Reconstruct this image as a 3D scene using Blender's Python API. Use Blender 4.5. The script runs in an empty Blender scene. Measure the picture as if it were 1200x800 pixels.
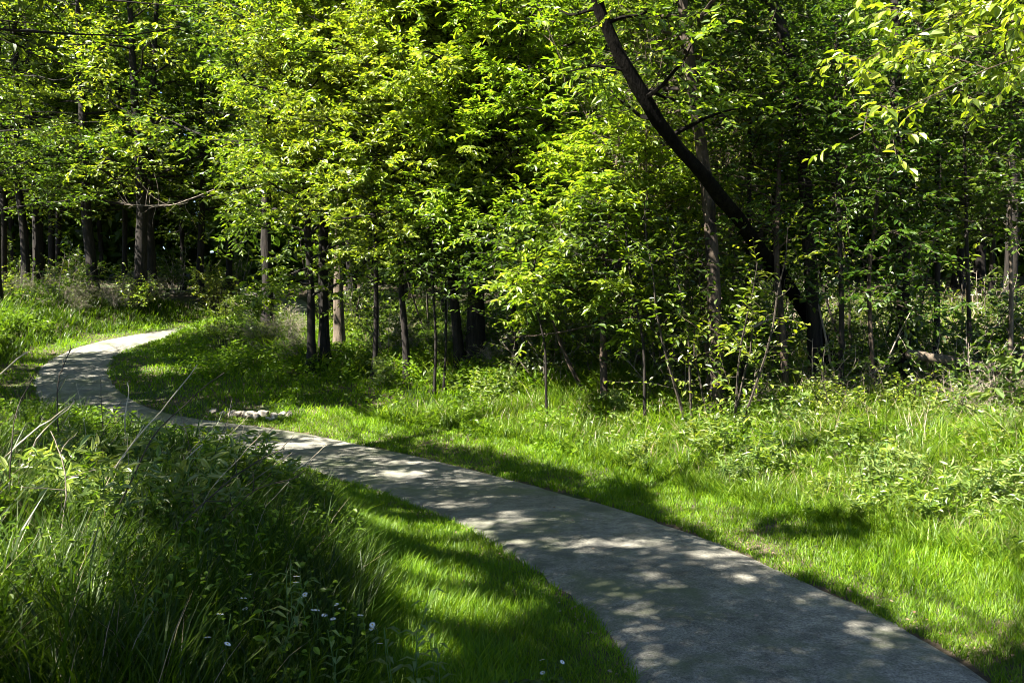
import bpy, math, random
import numpy as np

S = bpy.context.scene
COL = S.collection

# ------------------------------------------------------------------ camera, sky, sun, exposure
CAM_Z, PITCH, FPX = 2.2, math.radians(4.0), 1000.0
cam = bpy.data.objects.new('camera', bpy.data.cameras.new('camera'))
COL.objects.link(cam)
cam.location = (0, 0, CAM_Z)
cam.rotation_euler = (math.radians(90) - PITCH, 0, 0)
cam.data.sensor_width = 36.0
cam.data.lens = 36.0 * FPX / 1200.0
cam.data.clip_start, cam.data.clip_end = 0.05, 1500
S.camera = cam

SUN = np.array([-0.56, -0.29, 0.78]); SUN /= np.linalg.norm(SUN)      # direction towards the sun
ELEV = math.asin(SUN[2]); AZ = math.atan2(SUN[0], SUN[1])
world = bpy.data.worlds.new('World'); S.world = world; world.use_nodes = True
wn = world.node_tree.nodes; wn.clear()
sky = wn.new('ShaderNodeTexSky'); sky.sky_type = 'NISHITA'; sky.sun_disc = False
sky.air_density = 0.45; sky.dust_density = 0.3
sky.sun_elevation = ELEV; sky.sun_rotation = AZ
bg = wn.new('ShaderNodeBackground'); bg.inputs['Strength'].default_value = 0.05
wo = wn.new('ShaderNodeOutputWorld')
world.node_tree.links.new(sky.outputs[0], bg.inputs[0]); world.node_tree.links.new(bg.outputs[0], wo.inputs[0])
sl = bpy.data.lights.new('sun', 'SUN'); sl.energy = 5.0; sl.angle = math.radians(0.5); sl.color = (1.0, 0.94, 0.82)
sun = bpy.data.objects.new('sun', sl); COL.objects.link(sun); sun.location = tuple(SUN * 60)
from mathutils import Vector
sun.rotation_euler = Vector(tuple(SUN)).to_track_quat('Z', 'Y').to_euler()
S.view_settings.view_transform = 'Standard'; S.view_settings.look = 'None'
S.view_settings.exposure = 2.9; S.view_settings.gamma = 1.0
S.cycles.max_bounces = 6; S.cycles.diffuse_bounces = 2; S.cycles.pixel_filter_type = 'BLACKMAN_HARRIS'; S.cycles.filter_width = 0.95; S.cycles.glossy_bounces = 2
S.cycles.transmission_bounces = 4; S.cycles.transparent_max_bounces = 4
S.cycles.use_denoising = True
S.cycles.caustics_reflective = False; S.cycles.caustics_refractive = False

# ------------------------------------------------------------------ small helpers
CP, SP = math.cos(PITCH), math.sin(PITCH)
def at(u, v, Y):
    """world point on the sight line of photo pixel (u, v) at depth Y"""
    a, b = u - 600.0, 400.0 - v
    d = np.array([a, FPX * CP + b * SP, -FPX * SP + b * CP])
    return np.array([0, 0, CAM_Z]) + d * (Y / d[1])
def to_px(P):
    P = np.asarray(P, float); q = P - np.array([0, 0, CAM_Z])
    f = q[..., 1] * CP - q[..., 2] * SP; up = q[..., 1] * SP + q[..., 2] * CP
    f = np.where(np.abs(f) < 1e-3, 1e-3, f)
    return 600 + FPX * q[..., 0] / f, 400 - FPX * up / f, f
def sstep(a, b, x):
    t = np.clip((x - a) / (b - a), 0, 1); return t * t * (3 - 2 * t)
def unit(v):
    return v / np.maximum(np.linalg.norm(v, axis=-1, keepdims=True), 1e-9)
def vnoise(x, y, seed=0):
    """cheap smooth value noise, about -1..1"""
    def h(i, j):
        n = np.sin(i * 127.1 + j * 311.7 + seed * 74.7) * 43758.5453
        return n - np.floor(n)
    xi, yi = np.floor(x), np.floor(y); fx, fy = x - xi, y - yi
    fx = fx * fx * (3 - 2 * fx); fy = fy * fy * (3 - 2 * fy)
    a = h(xi, yi) * (1 - fx) + h(xi + 1, yi) * fx
    b = h(xi, yi + 1) * (1 - fx) + h(xi + 1, yi + 1) * fx
    return (a * (1 - fy) + b * fy) * 2 - 1

# ------------------------------------------------------------------ materials
def mat(name):
    m = bpy.data.materials.new(name); m.use_nodes = True
    m.node_tree.nodes.clear()
    return m, m.node_tree.nodes, m.node_tree.links
def leaf_mat(name, cols, trans=0.5, gloss=0.06, rough=0.35, patch=0.0, tcol=None, vary=True):
    m, N, L = mat(name)
    geo = N.new('ShaderNodeNewGeometry'); ramp = N.new('ShaderNodeValToRGB')
    els = ramp.color_ramp.elements
    while len(els) < len(cols): els.new(0.5)
    for i, c in enumerate(cols):
        els[i].position = i / (len(cols) - 1); els[i].color = (*c, 1)
    L.new(geo.outputs['Random Per Island'], ramp.inputs[0])
    col = ramp.outputs[0]
    if patch:
        tc = N.new('ShaderNodeTexCoord')
        nz = N.new('ShaderNodeTexNoise'); nz.inputs['Scale'].default_value = 1.1; nz.inputs['Detail'].default_value = 3
        L.new(tc.outputs['Object'], nz.inputs['Vector'])
        hs = N.new('ShaderNodeHueSaturation')
        mp = N.new('ShaderNodeMapRange'); mp.inputs[1].default_value = 0.3; mp.inputs[2].default_value = 0.7
        mp.inputs[3].default_value = 1 - patch; mp.inputs[4].default_value = 1 + patch
        L.new(nz.outputs[0], mp.inputs[0]); L.new(mp.outputs[0], hs.inputs['Value']); L.new(col, hs.inputs['Color'])
        col = hs.outputs[0]
    if vary:
        oi = N.new('ShaderNodeObjectInfo'); h2 = N.new('ShaderNodeHueSaturation')
        m1 = N.new('ShaderNodeMapRange'); m1.inputs[3].default_value = .478; m1.inputs[4].default_value = .504
        m2 = N.new('ShaderNodeMapRange'); m2.inputs[3].default_value = .82; m2.inputs[4].default_value = 1.12
        sh = N.new('ShaderNodeMath'); sh.operation = 'FRACT'; ml = N.new('ShaderNodeMath'); ml.operation = 'MULTIPLY'; ml.inputs[1].default_value = 7.31
        L.new(oi.outputs['Random'], m1.inputs[0]); L.new(oi.outputs['Random'], ml.inputs[0]); L.new(ml.outputs[0], sh.inputs[0]); L.new(sh.outputs[0], m2.inputs[0])
        L.new(m1.outputs[0], h2.inputs['Hue']); L.new(m2.outputs[0], h2.inputs['Value']); L.new(col, h2.inputs['Color']); col = h2.outputs[0]
    df = N.new('ShaderNodeBsdfDiffuse'); tr = N.new('ShaderNodeBsdfTranslucent'); gl = N.new('ShaderNodeBsdfGlossy')
    gl.inputs['Roughness'].default_value = rough; gl.inputs['Color'].default_value = (1, 1, 1, 1)
    L.new(col, df.inputs[0])
    mx = N.new('ShaderNodeMix'); mx.data_type = 'RGBA'; mx.blend_type = 'MULTIPLY'; mx.inputs['Factor'].default_value = 1.0
    L.new(col, mx.inputs[6]); mx.inputs[7].default_value = (*(tcol or (1.75, 1.75, 0.8)), 1)
    L.new(mx.outputs[2], tr.inputs[0])
    a = N.new('ShaderNodeMixShader'); a.inputs[0].default_value = trans
    L.new(df.outputs[0], a.inputs[1]); L.new(tr.outputs[0], a.inputs[2])
    b = N.new('ShaderNodeMixShader'); b.inputs[0].default_value = gloss
    L.new(a.outputs[0], b.inputs[1]); L.new(gl.outputs[0], b.inputs[2])
    o = N.new('ShaderNodeOutputMaterial'); L.new(b.outputs[0], o.inputs[0])
    return m
def rough_mat(name, c0, c1, scale=8, stretch=(1, 1, 1), bump=0.4, rough=0.9, c2=None, scale2=1.0):
    m, N, L = mat(name)
    tc = N.new('ShaderNodeTexCoord'); mp = N.new('ShaderNodeMapping'); mp.inputs['Scale'].default_value = stretch
    L.new(tc.outputs['Object'], mp.inputs[0])
    nz = N.new('ShaderNodeTexNoise'); nz.inputs['Scale'].default_value = scale; nz.inputs['Detail'].default_value = 6
    nz.inputs['Roughness'].default_value = 0.65
    L.new(mp.outputs[0], nz.inputs['Vector'])
    r = N.new('ShaderNodeValToRGB'); e = r.color_ramp.elements
    e[0].position, e[0].color = 0.36, (*c0, 1); e[1].position, e[1].color = 0.64, (*c1, 1)
    L.new(nz.outputs[0], r.inputs[0]); col = r.outputs[0]
    if c2:
        n2 = N.new('ShaderNodeTexNoise'); n2.inputs['Scale'].default_value = scale2; n2.inputs['Detail'].default_value = 4
        L.new(tc.outputs['Object'], n2.inputs['Vector'])
        r2 = N.new('ShaderNodeValToRGB'); r2.color_ramp.elements[0].position = 0.48; r2.color_ramp.elements[1].position = 0.62
        L.new(n2.outputs[0], r2.inputs[0])
        mx = N.new('ShaderNodeMix'); mx.data_type = 'RGBA'
        L.new(r2.outputs[0], mx.inputs['Factor']); L.new(col, mx.inputs[6]); mx.inputs[7].default_value = (*c2, 1); col = mx.outputs[2]
    bs = N.new('ShaderNodeBsdfPrincipled'); bs.inputs['Roughness'].default_value = rough
    bs.inputs['Specular IOR Level'].default_value = 0.25
    L.new(col, bs.inputs['Base Color'])
    bp = N.new('ShaderNodeBump'); bp.inputs['Strength'].default_value = bump; bp.inputs['Distance'].default_value = 0.03
    L.new(nz.outputs[0], bp.inputs['Height']); L.new(bp.outputs[0], bs.inputs['Normal'])
    o = N.new('ShaderNodeOutputMaterial'); L.new(bs.outputs[0], o.inputs[0])
    return m
M = {}
M['leaf_sun'] = leaf_mat('leaf_sunlit', [(.055, .105, .006), (.10, .165, .009), (.15, .22, .012), (.21, .27, .026)], .50, .042, .45, .2)  # brighter copy of the leaf green, sunlight put into the colour
M['leaf_mid'] = leaf_mat('leaf_mid', [(.022, .052, .005), (.042, .088, .007), (.085, .14, .012)], .48, .025, .38, .2)  # darker copy of the leaf green, shade included in the colour
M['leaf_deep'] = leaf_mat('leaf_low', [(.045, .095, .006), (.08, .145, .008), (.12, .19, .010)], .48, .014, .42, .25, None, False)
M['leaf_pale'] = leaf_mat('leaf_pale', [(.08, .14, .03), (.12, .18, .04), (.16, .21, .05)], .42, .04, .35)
M['leaf_far'] = leaf_mat('leaf_far', [(.015, .038, .005), (.03, .065, .006), (.06, .10, .01)], .46, .015, .4)  # darkest leaf copy, deep-wood shade painted into the green
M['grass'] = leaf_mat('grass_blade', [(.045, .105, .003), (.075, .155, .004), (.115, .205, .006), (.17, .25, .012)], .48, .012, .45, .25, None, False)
M['grass_tall_shaded'] = leaf_mat('grass_tall_shaded', [(.017, .040, .003), (.033, .068, .004), (.068, .112, .006)], .46, .012, .42, .3, None, False)  # left bank's tall grass, colour darkened to stand in for shade
M['meadow_sunlit'] = leaf_mat('meadow_sunlit', [(.03, .072, .004), (.055, .11, .005), (.09, .155, .008), (.15, .205, .022)], .46, .016, .42, .3, None, False)  # right side's tall grass, colour brightened to stand in for sun
M['straw'] = leaf_mat('straw', [(.25, .20, .12), (.36, .30, .19), (.20, .15, .09)], .25, .04, .4, tcol=(1, 1, 1))
M['bark_dark'] = rough_mat('bark_dark', (.005, .0042, .0036), (.022, .0175, .014), 14, (1, 1, .18), 1.0)
M['bark_brown'] = rough_mat('bark_brown', (.018, .013, .010), (.075, .053, .038), 14, (1, 1, .2), .9)
M['bark_pale'] = rough_mat('bark_pale', (.035, .027, .02), (.14, .11, .08), 12, (1, 1, .22), .9)
M['bark_dark_shaded'] = rough_mat('bark_dark_shaded', (.002, .0018, .0015), (.008, .0068, .0055), 14, (1, 1, .3), 1.0)  # leaning trunk: dark bark, with its shade also put into the colour
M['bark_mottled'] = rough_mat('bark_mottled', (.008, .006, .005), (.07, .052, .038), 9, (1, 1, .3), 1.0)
for n_ in M['bark_dark_shaded'].node_tree.nodes:
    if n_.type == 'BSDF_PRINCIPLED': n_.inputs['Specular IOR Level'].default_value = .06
M['twig_grey'] = rough_mat('twig_grey', (.12, .095, .075), (.27, .23, .18), 10, (1, 1, 1), .2)
M['twig_dark'] = rough_mat('twig_dark', (.02, .016, .012), (.06, .048, .036), 10, (1, 1, 1), .2)
M['twig_straw'] = rough_mat('twig_straw', (.28, .23, .15), (.48, .42, .30), 12, (1, 1, 1), .15)
M['green_stem'] = rough_mat('green_stem', (.05, .10, .02), (.09, .16, .04), 10, (1, 1, 1), .1)
M['soil'] = rough_mat('soil', (.035, .028, .018), (.085, .065, .042), 9, (1, 1, 1), .8, 1.0, (.03, .05, .012), .8)
M['stone'] = rough_mat('stone', (.20, .17, .13), (.48, .44, .38), 7, (1, 1, 1), .8, .95, (.09, .07, .045), 5)
M['white_petal'] = leaf_mat('white_petal', [(.75, .75, .72), (.8, .8, .78)], .2, .03, .5, tcol=(1, 1, 1))
M['yellow_eye'] = rough_mat('yellow_eye', (.5, .36, .03), (.6, .45, .05), 20)
M['litter'] = leaf_mat('dry_leaf', [(.13, .085, .045), (.20, .14, .085), (.30, .24, .16)], .15, .03, .5, tcol=(1, 1, 1))

def asphalt():
    m, N, L = mat('asphalt')
    tc = N.new('ShaderNodeTexCoord')
    def noise(s, d, r=.6):
        n = N.new('ShaderNodeTexNoise'); n.inputs['Scale'].default_value = s; n.inputs['Detail'].default_value = d; n.inputs['Roughness'].default_value = r
        L.new(tc.outputs['Object'], n.inputs['Vector']); return n
    def ramp(src, p0, c0, p1, c1):
        r = N.new('ShaderNodeValToRGB'); e = r.color_ramp.elements
        e[0].position, e[0].color = p0, (*c0, 1); e[1].position, e[1].color = p1, (*c1, 1)
        L.new(src, r.inputs[0]); return r.outputs[0]
    def mixc(f, a, b, mode='MIX'):
        x = N.new('ShaderNodeMix'); x.data_type = 'RGBA'; x.blend_type = mode
        if isinstance(f, float): x.inputs['Factor'].default_value = f
        else: L.new(f, x.inputs['Factor'])
        L.new(a, x.inputs[6]); L.new(b, x.inputs[7]); return x.outputs[2]
    big = noise(.55, 5, .6); mid = noise(5.5, 8, .75); fine = noise(60, 5, .8)
    base = ramp(big.outputs[0], .38, (.135, .132, .117), .62, (.215, .21, .187))
    tone = ramp(mid.outputs[0], .38, (.55, .55, .54), .62, (1.25, 1.23, 1.18))
    c = mixc(1.0, base, tone, 'MULTIPLY')
    grain = ramp(fine.outputs[0], .36, (.42, .42, .42), .64, (1.6, 1.58, 1.53))
    c = mixc(1.0, c, grain, 'MULTIPLY')
    vo = N.new('ShaderNodeTexVoronoi'); vo.inputs['Scale'].default_value = 130; L.new(tc.outputs['Object'], vo.inputs['Vector'])
    sp = ramp(vo.outputs['Color'], .86, (0, 0, 0), .9, (.5, .5, .5))
    w = N.new('ShaderNodeRGB'); w.outputs[0].default_value = (.32, .31, .28, 1)
    c = mixc(sp, c, w.outputs[0])
    # a thin film of algae on the damp side and darker tar patches
    alg = noise(.9, 6, .72); af = ramp(alg.outputs[0], .50, (0, 0, 0), .62, (.8, .8, .8))
    g = N.new('ShaderNodeRGB'); g.outputs[0].default_value = (.085, .10, .05, 1)
    c = mixc(af, c, g.outputs[0])
    tar = noise(1.1, 6, .7); tf = ramp(tar.outputs[0], .55, (0, 0, 0), .63, (.55, .55, .55))
    t = N.new('ShaderNodeRGB'); t.outputs[0].default_value = (.055, .055, .055, 1)
    c = mixc(tf, c, t.outputs[0])
    # hairline cracks
    vc = N.new('ShaderNodeTexVoronoi'); vc.feature = 'DISTANCE_TO_EDGE'; vc.inputs['Scale'].default_value = .55
    wv = noise(2.5, 4); mv = N.new('ShaderNodeMix'); mv.data_type = 'VECTOR'; mv.inputs['Factor'].default_value = .12
    L.new(tc.outputs['Object'], mv.inputs[4]); L.new(wv.outputs['Color'], mv.inputs[5]); L.new(mv.outputs[1], vc.inputs['Vector'])
    cr = ramp(vc.outputs[0], .001, (.72, .72, .72), .004, (1, 1, 1))
    c = mixc(1.0, c, cr, 'MULTIPLY')
    bs = N.new('ShaderNodeBsdfPrincipled'); bs.inputs['Roughness'].default_value = .82; bs.inputs['Specular IOR Level'].default_value = .35
    L.new(c, bs.inputs['Base Color'])
    bp = N.new('ShaderNodeBump'); bp.inputs['Strength'].default_value = .55; bp.inputs['Distance'].default_value = .006
    L.new(fine.outputs[0], bp.inputs['Height']); L.new(bp.outputs[0], bs.inputs['Normal'])
    o = N.new('ShaderNodeOutputMaterial'); L.new(bs.outputs[0], o.inputs[0])
    return m
M['asphalt'] = asphalt()

# ------------------------------------------------------------------ object helpers
def mesh_obj(name, parts, materials, parent=None, smooth=False, loc=None):
    """parts: list of (verts (n,3), faces (m,k), material index); one mesh object"""
    vs, loops, starts, mids, sm = [], [], [], [], []
    off = nl = 0
    for V, F, mi in parts:
        if V is None: F = np.asarray(F) + off - len(vs[-1])      # more faces on the vertices just added
        else:
            if len(V) == 0 or len(F) == 0: continue
            vs.append(V); F = np.asarray(F) + off; off += len(V)
        k = F.shape[1]; loops.append(F.ravel())
        starts.append(nl + np.arange(len(F)) * k); nl += len(F) * k
        mids.append(np.full(len(F), mi))
    me = bpy.data.meshes.new(name)
    if vs:
        vs = np.concatenate(vs); loops = np.concatenate(loops); starts = np.concatenate(starts); mids = np.concatenate(mids)
        me.vertices.add(len(vs)); me.vertices.foreach_set('co', vs.astype(np.float32).ravel())
        me.loops.add(len(loops)); me.loops.foreach_set('vertex_index', loops.astype(np.int32))
        me.polygons.add(len(starts)); me.polygons.foreach_set('loop_start', starts.astype(np.int32))
        me.polygons.foreach_set('material_index', mids.astype(np.int32))
        if smooth: me.polygons.foreach_set('use_smooth', np.ones(len(starts), bool))
        else: me.polygons.foreach_set('use_smooth', np.zeros(len(starts), bool))
        me.update(calc_edges=True)
    for m in (materials if isinstance(materials, (list, tuple)) else [materials]): me.materials.append(M[m])
    o = bpy.data.objects.new(name, me); COL.objects.link(o)
    if parent is not None: o.parent = parent
    if loc is not None: o.location = tuple(loc)
    return o
def tag(o, label=None, cat=None, group=None, kind=None):
    if label: o['label'] = label
    if cat: o['category'] = cat
    if group: o['group'] = group
    if kind: o['kind'] = kind
    return o
def root(name, loc, label, cat, group=None):
    o = bpy.data.objects.new(name, None); COL.objects.link(o); o.location = tuple(loc)
    o.empty_display_size = .2
    return tag(o, label, cat, group)
def dup(src, loc, rz, sc, label, group=None):
    r = src.copy(); COL.objects.link(r); r.location = tuple(loc); r.rotation_euler = (0, 0, rz)
    r.scale = (sc, sc, sc) if not isinstance(sc, tuple) else sc
    r['label'] = label
    if group: r['group'] = group
    for ch in list(src.children):
        c = ch.copy(); COL.objects.link(c); c.parent = r
        for g in list(ch.children):
            d = g.copy(); COL.objects.link(d); d.parent = c
    return r

# ------------------------------------------------------------------ plant geometry (vectorised)
def tubes(P, R, n=5):
    """P (N,K,3) centre lines, R (N,K) radii -> verts, quads"""
    N, K, _ = P.shape
    T = unit(np.gradient(P, axis=1))
    mt = unit(T.mean(axis=1)); ref = np.where(np.abs(mt[:, 2:3]) > .8, np.array([[1., 0, 0]]), np.array([[0., 0, 1.]]))
    A = unit(np.cross(T, ref[:, None, :])); B = np.cross(T, A)
    an = np.arange(n) * 2 * np.pi / n
    V = P[:, :, None, :] + R[:, :, None, None] * (np.cos(an)[None, None, :, None] * A[:, :, None, :] + np.sin(an)[None, None, :, None] * B[:, :, None, :])
    idx = np.arange(N * K * n).reshape(N, K, n)
    a = idx[:, :-1, :]; b = np.roll(a, -1, axis=2); d = idx[:, 1:, :]; c = np.roll(d, -1, axis=2)
    F = np.stack([a, b, c, d], -1).reshape(-1, 4)
    return V.reshape(-1, 3), F
def grow(O, D, L, K, rng, wander=.15, bend=0.0):
    """branches from origins O along D, length L, K points; bend > 0 turns them up, < 0 lets them sag"""
    P = np.empty((len(O), K, 3)); P[:, 0] = O; D = unit(D.copy()); st = (L / (K - 1))[:, None]
    for k in range(1, K):
        D = unit(D + rng.normal(0, wander, D.shape) + np.array([0, 0, bend]))
        P[:, k] = P[:, k - 1] + D * st
    return P
def along(P, idx, t):
    """points and tangents on polylines P[idx] at parameters t (0..1)"""
    K = P.shape[1]; s = np.clip(t * (K - 1), 0, K - 1.001); i = s.astype(int); f = (s - i)[:, None]
    a = P[idx, i]; b = P[idx, i + 1]
    return a + (b - a) * f, unit(b - a)
def shoots(P, m, rng, t0=.25, spread=.9, flat=.7, up=0.0):
    """m side shoots for every polyline: origins, directions, parameters, parent index"""
    N = len(P); idx = np.repeat(np.arange(N), m)
    t = t0 + (1 - t0) * (np.tile((np.arange(m) + .5) / m, N) + rng.uniform(-.5, .5, N * m) / m)
    t = np.clip(t, 0, .999); O, T = along(P, idx, t)
    side = unit(np.cross(T, np.array([0, 0, 1.]))) * np.where(rng.random(N * m) < .5, -1, 1)[:, None]
    rnd = unit(rng.normal(0, 1, (N * m, 3)))
    lat = unit(side * flat + rnd * (1 - flat))
    D = unit(T * (1 - spread * .55) + lat * spread + np.array([0, 0, up]))
    return O, D, t, idx
def leaves_on(P, q, rng, size, width=.45, t0=.15, flat=.75, droop=.2, jitter=.3):
    """q alternate leaves on every twig"""
    N = len(P); idx = np.repeat(np.arange(N), q)
    t = np.clip(t0 + (1 - t0) * (np.tile((np.arange(q) + .7) / q, N) + rng.uniform(-.35, .35, N * q) / q), 0, .999)
    O, T = along(P, idx, t)
    sg = np.tile(np.where(np.arange(q) % 2 == 0, 1., -1.), N)[:, None]
    side = unit(np.cross(T, np.array([0, 0, 1.])) + 1e-6) * sg
    D = unit(T * .55 + side * .8 + rng.normal(0, jitter, O.shape) + np.array([0, 0, -droop]))
    Nn = unit(np.array([0, 0, 1.]) * flat + rng.normal(0, 1, O.shape) * (1 - flat))
    s = size * rng.uniform(.6, 1.25, N * q)
    return O, D, Nn, s, np.full(N * q, width)
def leaf_mesh(O, D, Nn, s, width, simple=False):
    W = unit(np.cross(Nn, D)); Nn = np.cross(D, W); s = s[:, None]; w = (width[:, None] * s) * .5
    n = len(O)
    if simple:
        V = np.stack([O, O + D * s * .5 + W * w + Nn * w * .25, O + D * s - Nn * s * .08, O + D * s * .5 - W * w + Nn * w * .25], 1)
        b = np.arange(n)[:, None] * 4
        F = np.concatenate([b + [[0, 2, 1]], b + [[0, 3, 2]]])
        return V.reshape(-1, 3), F
    V = np.stack([O, O + D * s * .30 + W * w * .92 + Nn * w * .3, O + D * s * .66 + W * w * .78 + Nn * w * .2, O + D * s - Nn * s * .12,
                  O + D * s * .66 - W * w * .78 + Nn * w * .2, O + D * s * .30 - W * w * .92 + Nn * w * .3], 1)
    b = np.arange(n)[:, None] * 6
    F = np.concatenate([b + [[0, 3, 2, 1]], b + [[0, 5, 4, 3]]])
    return V.reshape(-1, 3), F

# ------------------------------------------------------------------ terrain
YK = np.array([-400, 0, 4.7, 8, 11, 14, 17, 20, 24, 28, 34, 40, 60, 120, 600.])
ZK = np.array([.6, .05, 0, -.25, -.42, -.48, -.33, 0, .3, .55, 1.0, 1.5, 2.4, 4, 6.])
_yy = np.linspace(-400, 600, 4001); _zz = np.interp(_yy, YK, ZK)
_k = np.exp(-.5 * (np.arange(-8, 9) / 3.0) ** 2); _k /= _k.sum()
_zz = np.convolve(np.pad(_zz, 8, mode='edge'), _k, 'valid')
def zp(y): return np.interp(y, _yy, _zz)
RE = np.array([(2.2, -12), (2.45, -4), (2.74, 1), (2.84, 3), (2.84, 4.57), (2.80, 5.06), (2.72, 5.5), (2.58, 6.22), (2.40, 6.81), (2.14, 7.7), (1.76, 8.66), (1.47, 9.24),
               (1.00, 10.06), (.32, 10.97), (-.48, 12.05), (-1.94, 13.6), (-2.94, 14.45), (-3.62, 14.95), (-4.69, 15.5), (-5.82, 16.02),
               (-6.43, 16.4), (-7.28, 17.1), (-8.15, 18.0), (-9.1, 19.5), (-9.95, 21.1), (-10.5, 22.6), (-10.9, 24.4), (-10.8, 26.2),
               (-9.9, 28.2), (-8.6, 30.5), (-7.8, 33.5), (-8.6, 37), (-10.3, 40.5), (-13, 44), (-18, 49), (-26, 55)])
def resample(P, step):
    s = np.concatenate([[0], np.cumsum(np.linalg.norm(np.diff(P, axis=0), axis=1))])
    n = int(s[-1] / step) + 1; q = np.linspace(0, s[-1], n)
    return np.stack([np.interp(q, s, P[:, i]) for i in range(P.shape[1])], 1)
RE = resample(RE, .2)
_g = np.exp(-.5 * (np.arange(-9, 10) / 4.0) ** 2); _g /= _g.sum()
RE = np.stack([np.convolve(np.pad(RE[:, i], 9, mode='edge'), _g, 'valid') for i in (0, 1)], 1)
_T = unit(np.gradient(RE, axis=0)); _NL = np.stack([-_T[:, 1], _T[:, 0]], 1)
HALF = 1.10
HW = np.interp(RE[:, 1], [9, 16], [HALF, .88])
CL = RE + _NL * HW[:, None]                      # centre line
CT = unit(np.gradient(CL, axis=0)); CN = np.stack([-CT[:, 1], CT[:, 0]], 1)
CLc, CNc = CL[::2], CN[::2]
def pathdist(x, y):
    """signed distance to the path's centre line (+ left, - right)"""
    x = np.asarray(x, float); y = np.asarray(y, float); sh = x.shape; q = np.stack([x.ravel(), y.ravel()], 1)
    out = np.empty(len(q))
    for i in range(0, len(q), 20000):
        c = q[i:i + 20000]
        d2 = (c[:, None, 0] - CLc[None, :, 0]) ** 2 + (c[:, None, 1] - CLc[None, :, 1]) ** 2
        j = d2.argmin(1)
        out[i:i + 20000] = np.sqrt(d2[np.arange(len(c)), j]) * np.sign(((c - CLc[j]) * CNc[j]).sum(1))
    return out.reshape(sh)
def hw(y): return np.interp(y, [9, 16], [HALF, .88])
def ground_z(x, y, d=None):
    x = np.asarray(x, float); y = np.asarray(y, float)
    if d is None: d = pathdist(x, y)
    l, r = np.maximum(d, 0), np.maximum(-d, 0)
    z = zp(y)
    z = z + .50 * sstep(1.3, 3.6, l) + np.clip(.05 * (l - 5), 0, 2.0)
    z = z + .12 * sstep(1.1, 2.2, r) * 1.0 + .42 * sstep(2.0, 6.5, r) * sstep(24, 14, y) + np.clip(.02 * (r - 7), 0, 1.2)
    a = np.abs(d)
    z = z + sstep(1.2, 3, a) * (.05 * vnoise(x * .9, y * .9, 3) + .12 * vnoise(x * .25, y * .25, 5) * sstep(2, 6, a))
    z = z + .5 * np.exp(-((x + 8.4) ** 2 + (y - 26.3) ** 2) / 3.2) * sstep(.95, 1.9, a)
    z = z - .05 * sstep(1.02, .86, a + HALF - hw(y))       # bed under the path
    return z

def axis(lo, hi, fine_lo, fine_hi, step):
    a = list(np.arange(fine_lo, fine_hi + 1e-6, step)); s = step; x = fine_hi
    while x < hi: s *= 1.22; x += s; a.append(min(x, hi))
    s = step; x = fine_lo; b = []
    while x > lo: s *= 1.22; x -= s; b.append(max(x, lo))
    return np.array(b[::-1] + a)
gx, gy = axis(-600, 600, -22, 16, .2), axis(-400, 900, -4, 46, .2)
X, Yg = np.meshgrid(gx, gy); Zg = ground_z(X, Yg)
nx, ny = len(gx), len(gy); ii = np.arange(nx * ny).reshape(ny, nx)
F = np.stack([ii[:-1, :-1], ii[:-1, 1:], ii[1:, 1:], ii[1:, :-1]], -1).reshape(-1, 4)
tag(mesh_obj('ground', [(np.stack([X, Yg, Zg], -1).reshape(-1, 3), F, 0)], 'soil', smooth=True), kind='structure')

# the path: an asphalt ribbon with ragged edges, slightly crowned
n = len(CL); w = np.linspace(-1, 1, 11); sidx = np.arange(n) * .2
V = []
for j, a in enumerate(w):
    rag = .035 * vnoise(sidx * 1.1, np.full(n, j * 0 + (9. if a < 0 else 23.)), 7) + .03 * vnoise(sidx * 4.1, np.full(n, 5. if a < 0 else 31.), 2)
    off = a * (HW + rag)
    p = CL + CN * off[:, None]
    V.append(np.concatenate([p, (zp(p[:, 1]) + .025 * (1 - a * a) - (.05 if abs(a) > .99 else 0))[:, None]], 1))
V = np.stack(V, 1); ii = np.arange(n * 11).reshape(n, 11)
F = np.stack([ii[:-1, :-1], ii[1:, :-1], ii[1:, 1:], ii[:-1, 1:]], -1).reshape(-1, 4)[:, ::-1]
tag(mesh_obj('path', [(V.reshape(-1, 3), F, 0)], 'asphalt', smooth=True), kind='structure')

# ------------------------------------------------------------------ where the canopy lets the sun through
def gpoint(u, v, lift=0.0):
    d = at(u, v, 1.0) - np.array([0, 0, CAM_Z]); ys = np.linspace(2.5, 60, 1500)
    f = CAM_Z + d[2] * ys - ground_z(d[0] * ys, ys) - lift; i = int(np.argmax(f < 0)); return np.array([d[0] * ys[i], ys[i]])
GAPS = [(.12, [(470, 512), (560, 520), (740, 560), (780, 596), (850, 622), (1010, 692), (1100, 742), (1190, 785), (1500, 860), (1500, 500), (900, 480), (480, 470), (390, 500)]),
        (.5, [(-160, 550), (60, 525), (160, 545), (235, 590), (200, 640), (90, 660), (-160, 650)]),
        (0, [(270, 503), (380, 503), (450, 520), (420, 526), (320, 515)]),
        (0, [(90, 404), (190, 395), (150, 412), (72, 414)]),
        (.2, [(-60, 372), (150, 372), (160, 394), (30, 402), (-60, 402)]),
        (.1, [(480, 688), (620, 692), (600, 722), (470, 715)]), (.1, [(500, 740), (560, 745), (540, 765), (480, 760)]), (.1, [(430, 655), (530, 650), (560, 668), (440, 672)]),
         (.1, [(420, 596), (520, 604), (590, 645), (480, 630), (400, 605)]),
        (.1, [(160, 425), (200, 424), (210, 434), (170, 436)]), (.15, [(330, 470), (400, 470), (420, 505), (320, 498)])]
GAPS = [(l, np.array([gpoint(u, v, l) for u, v in g])) for l, g in GAPS]
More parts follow.
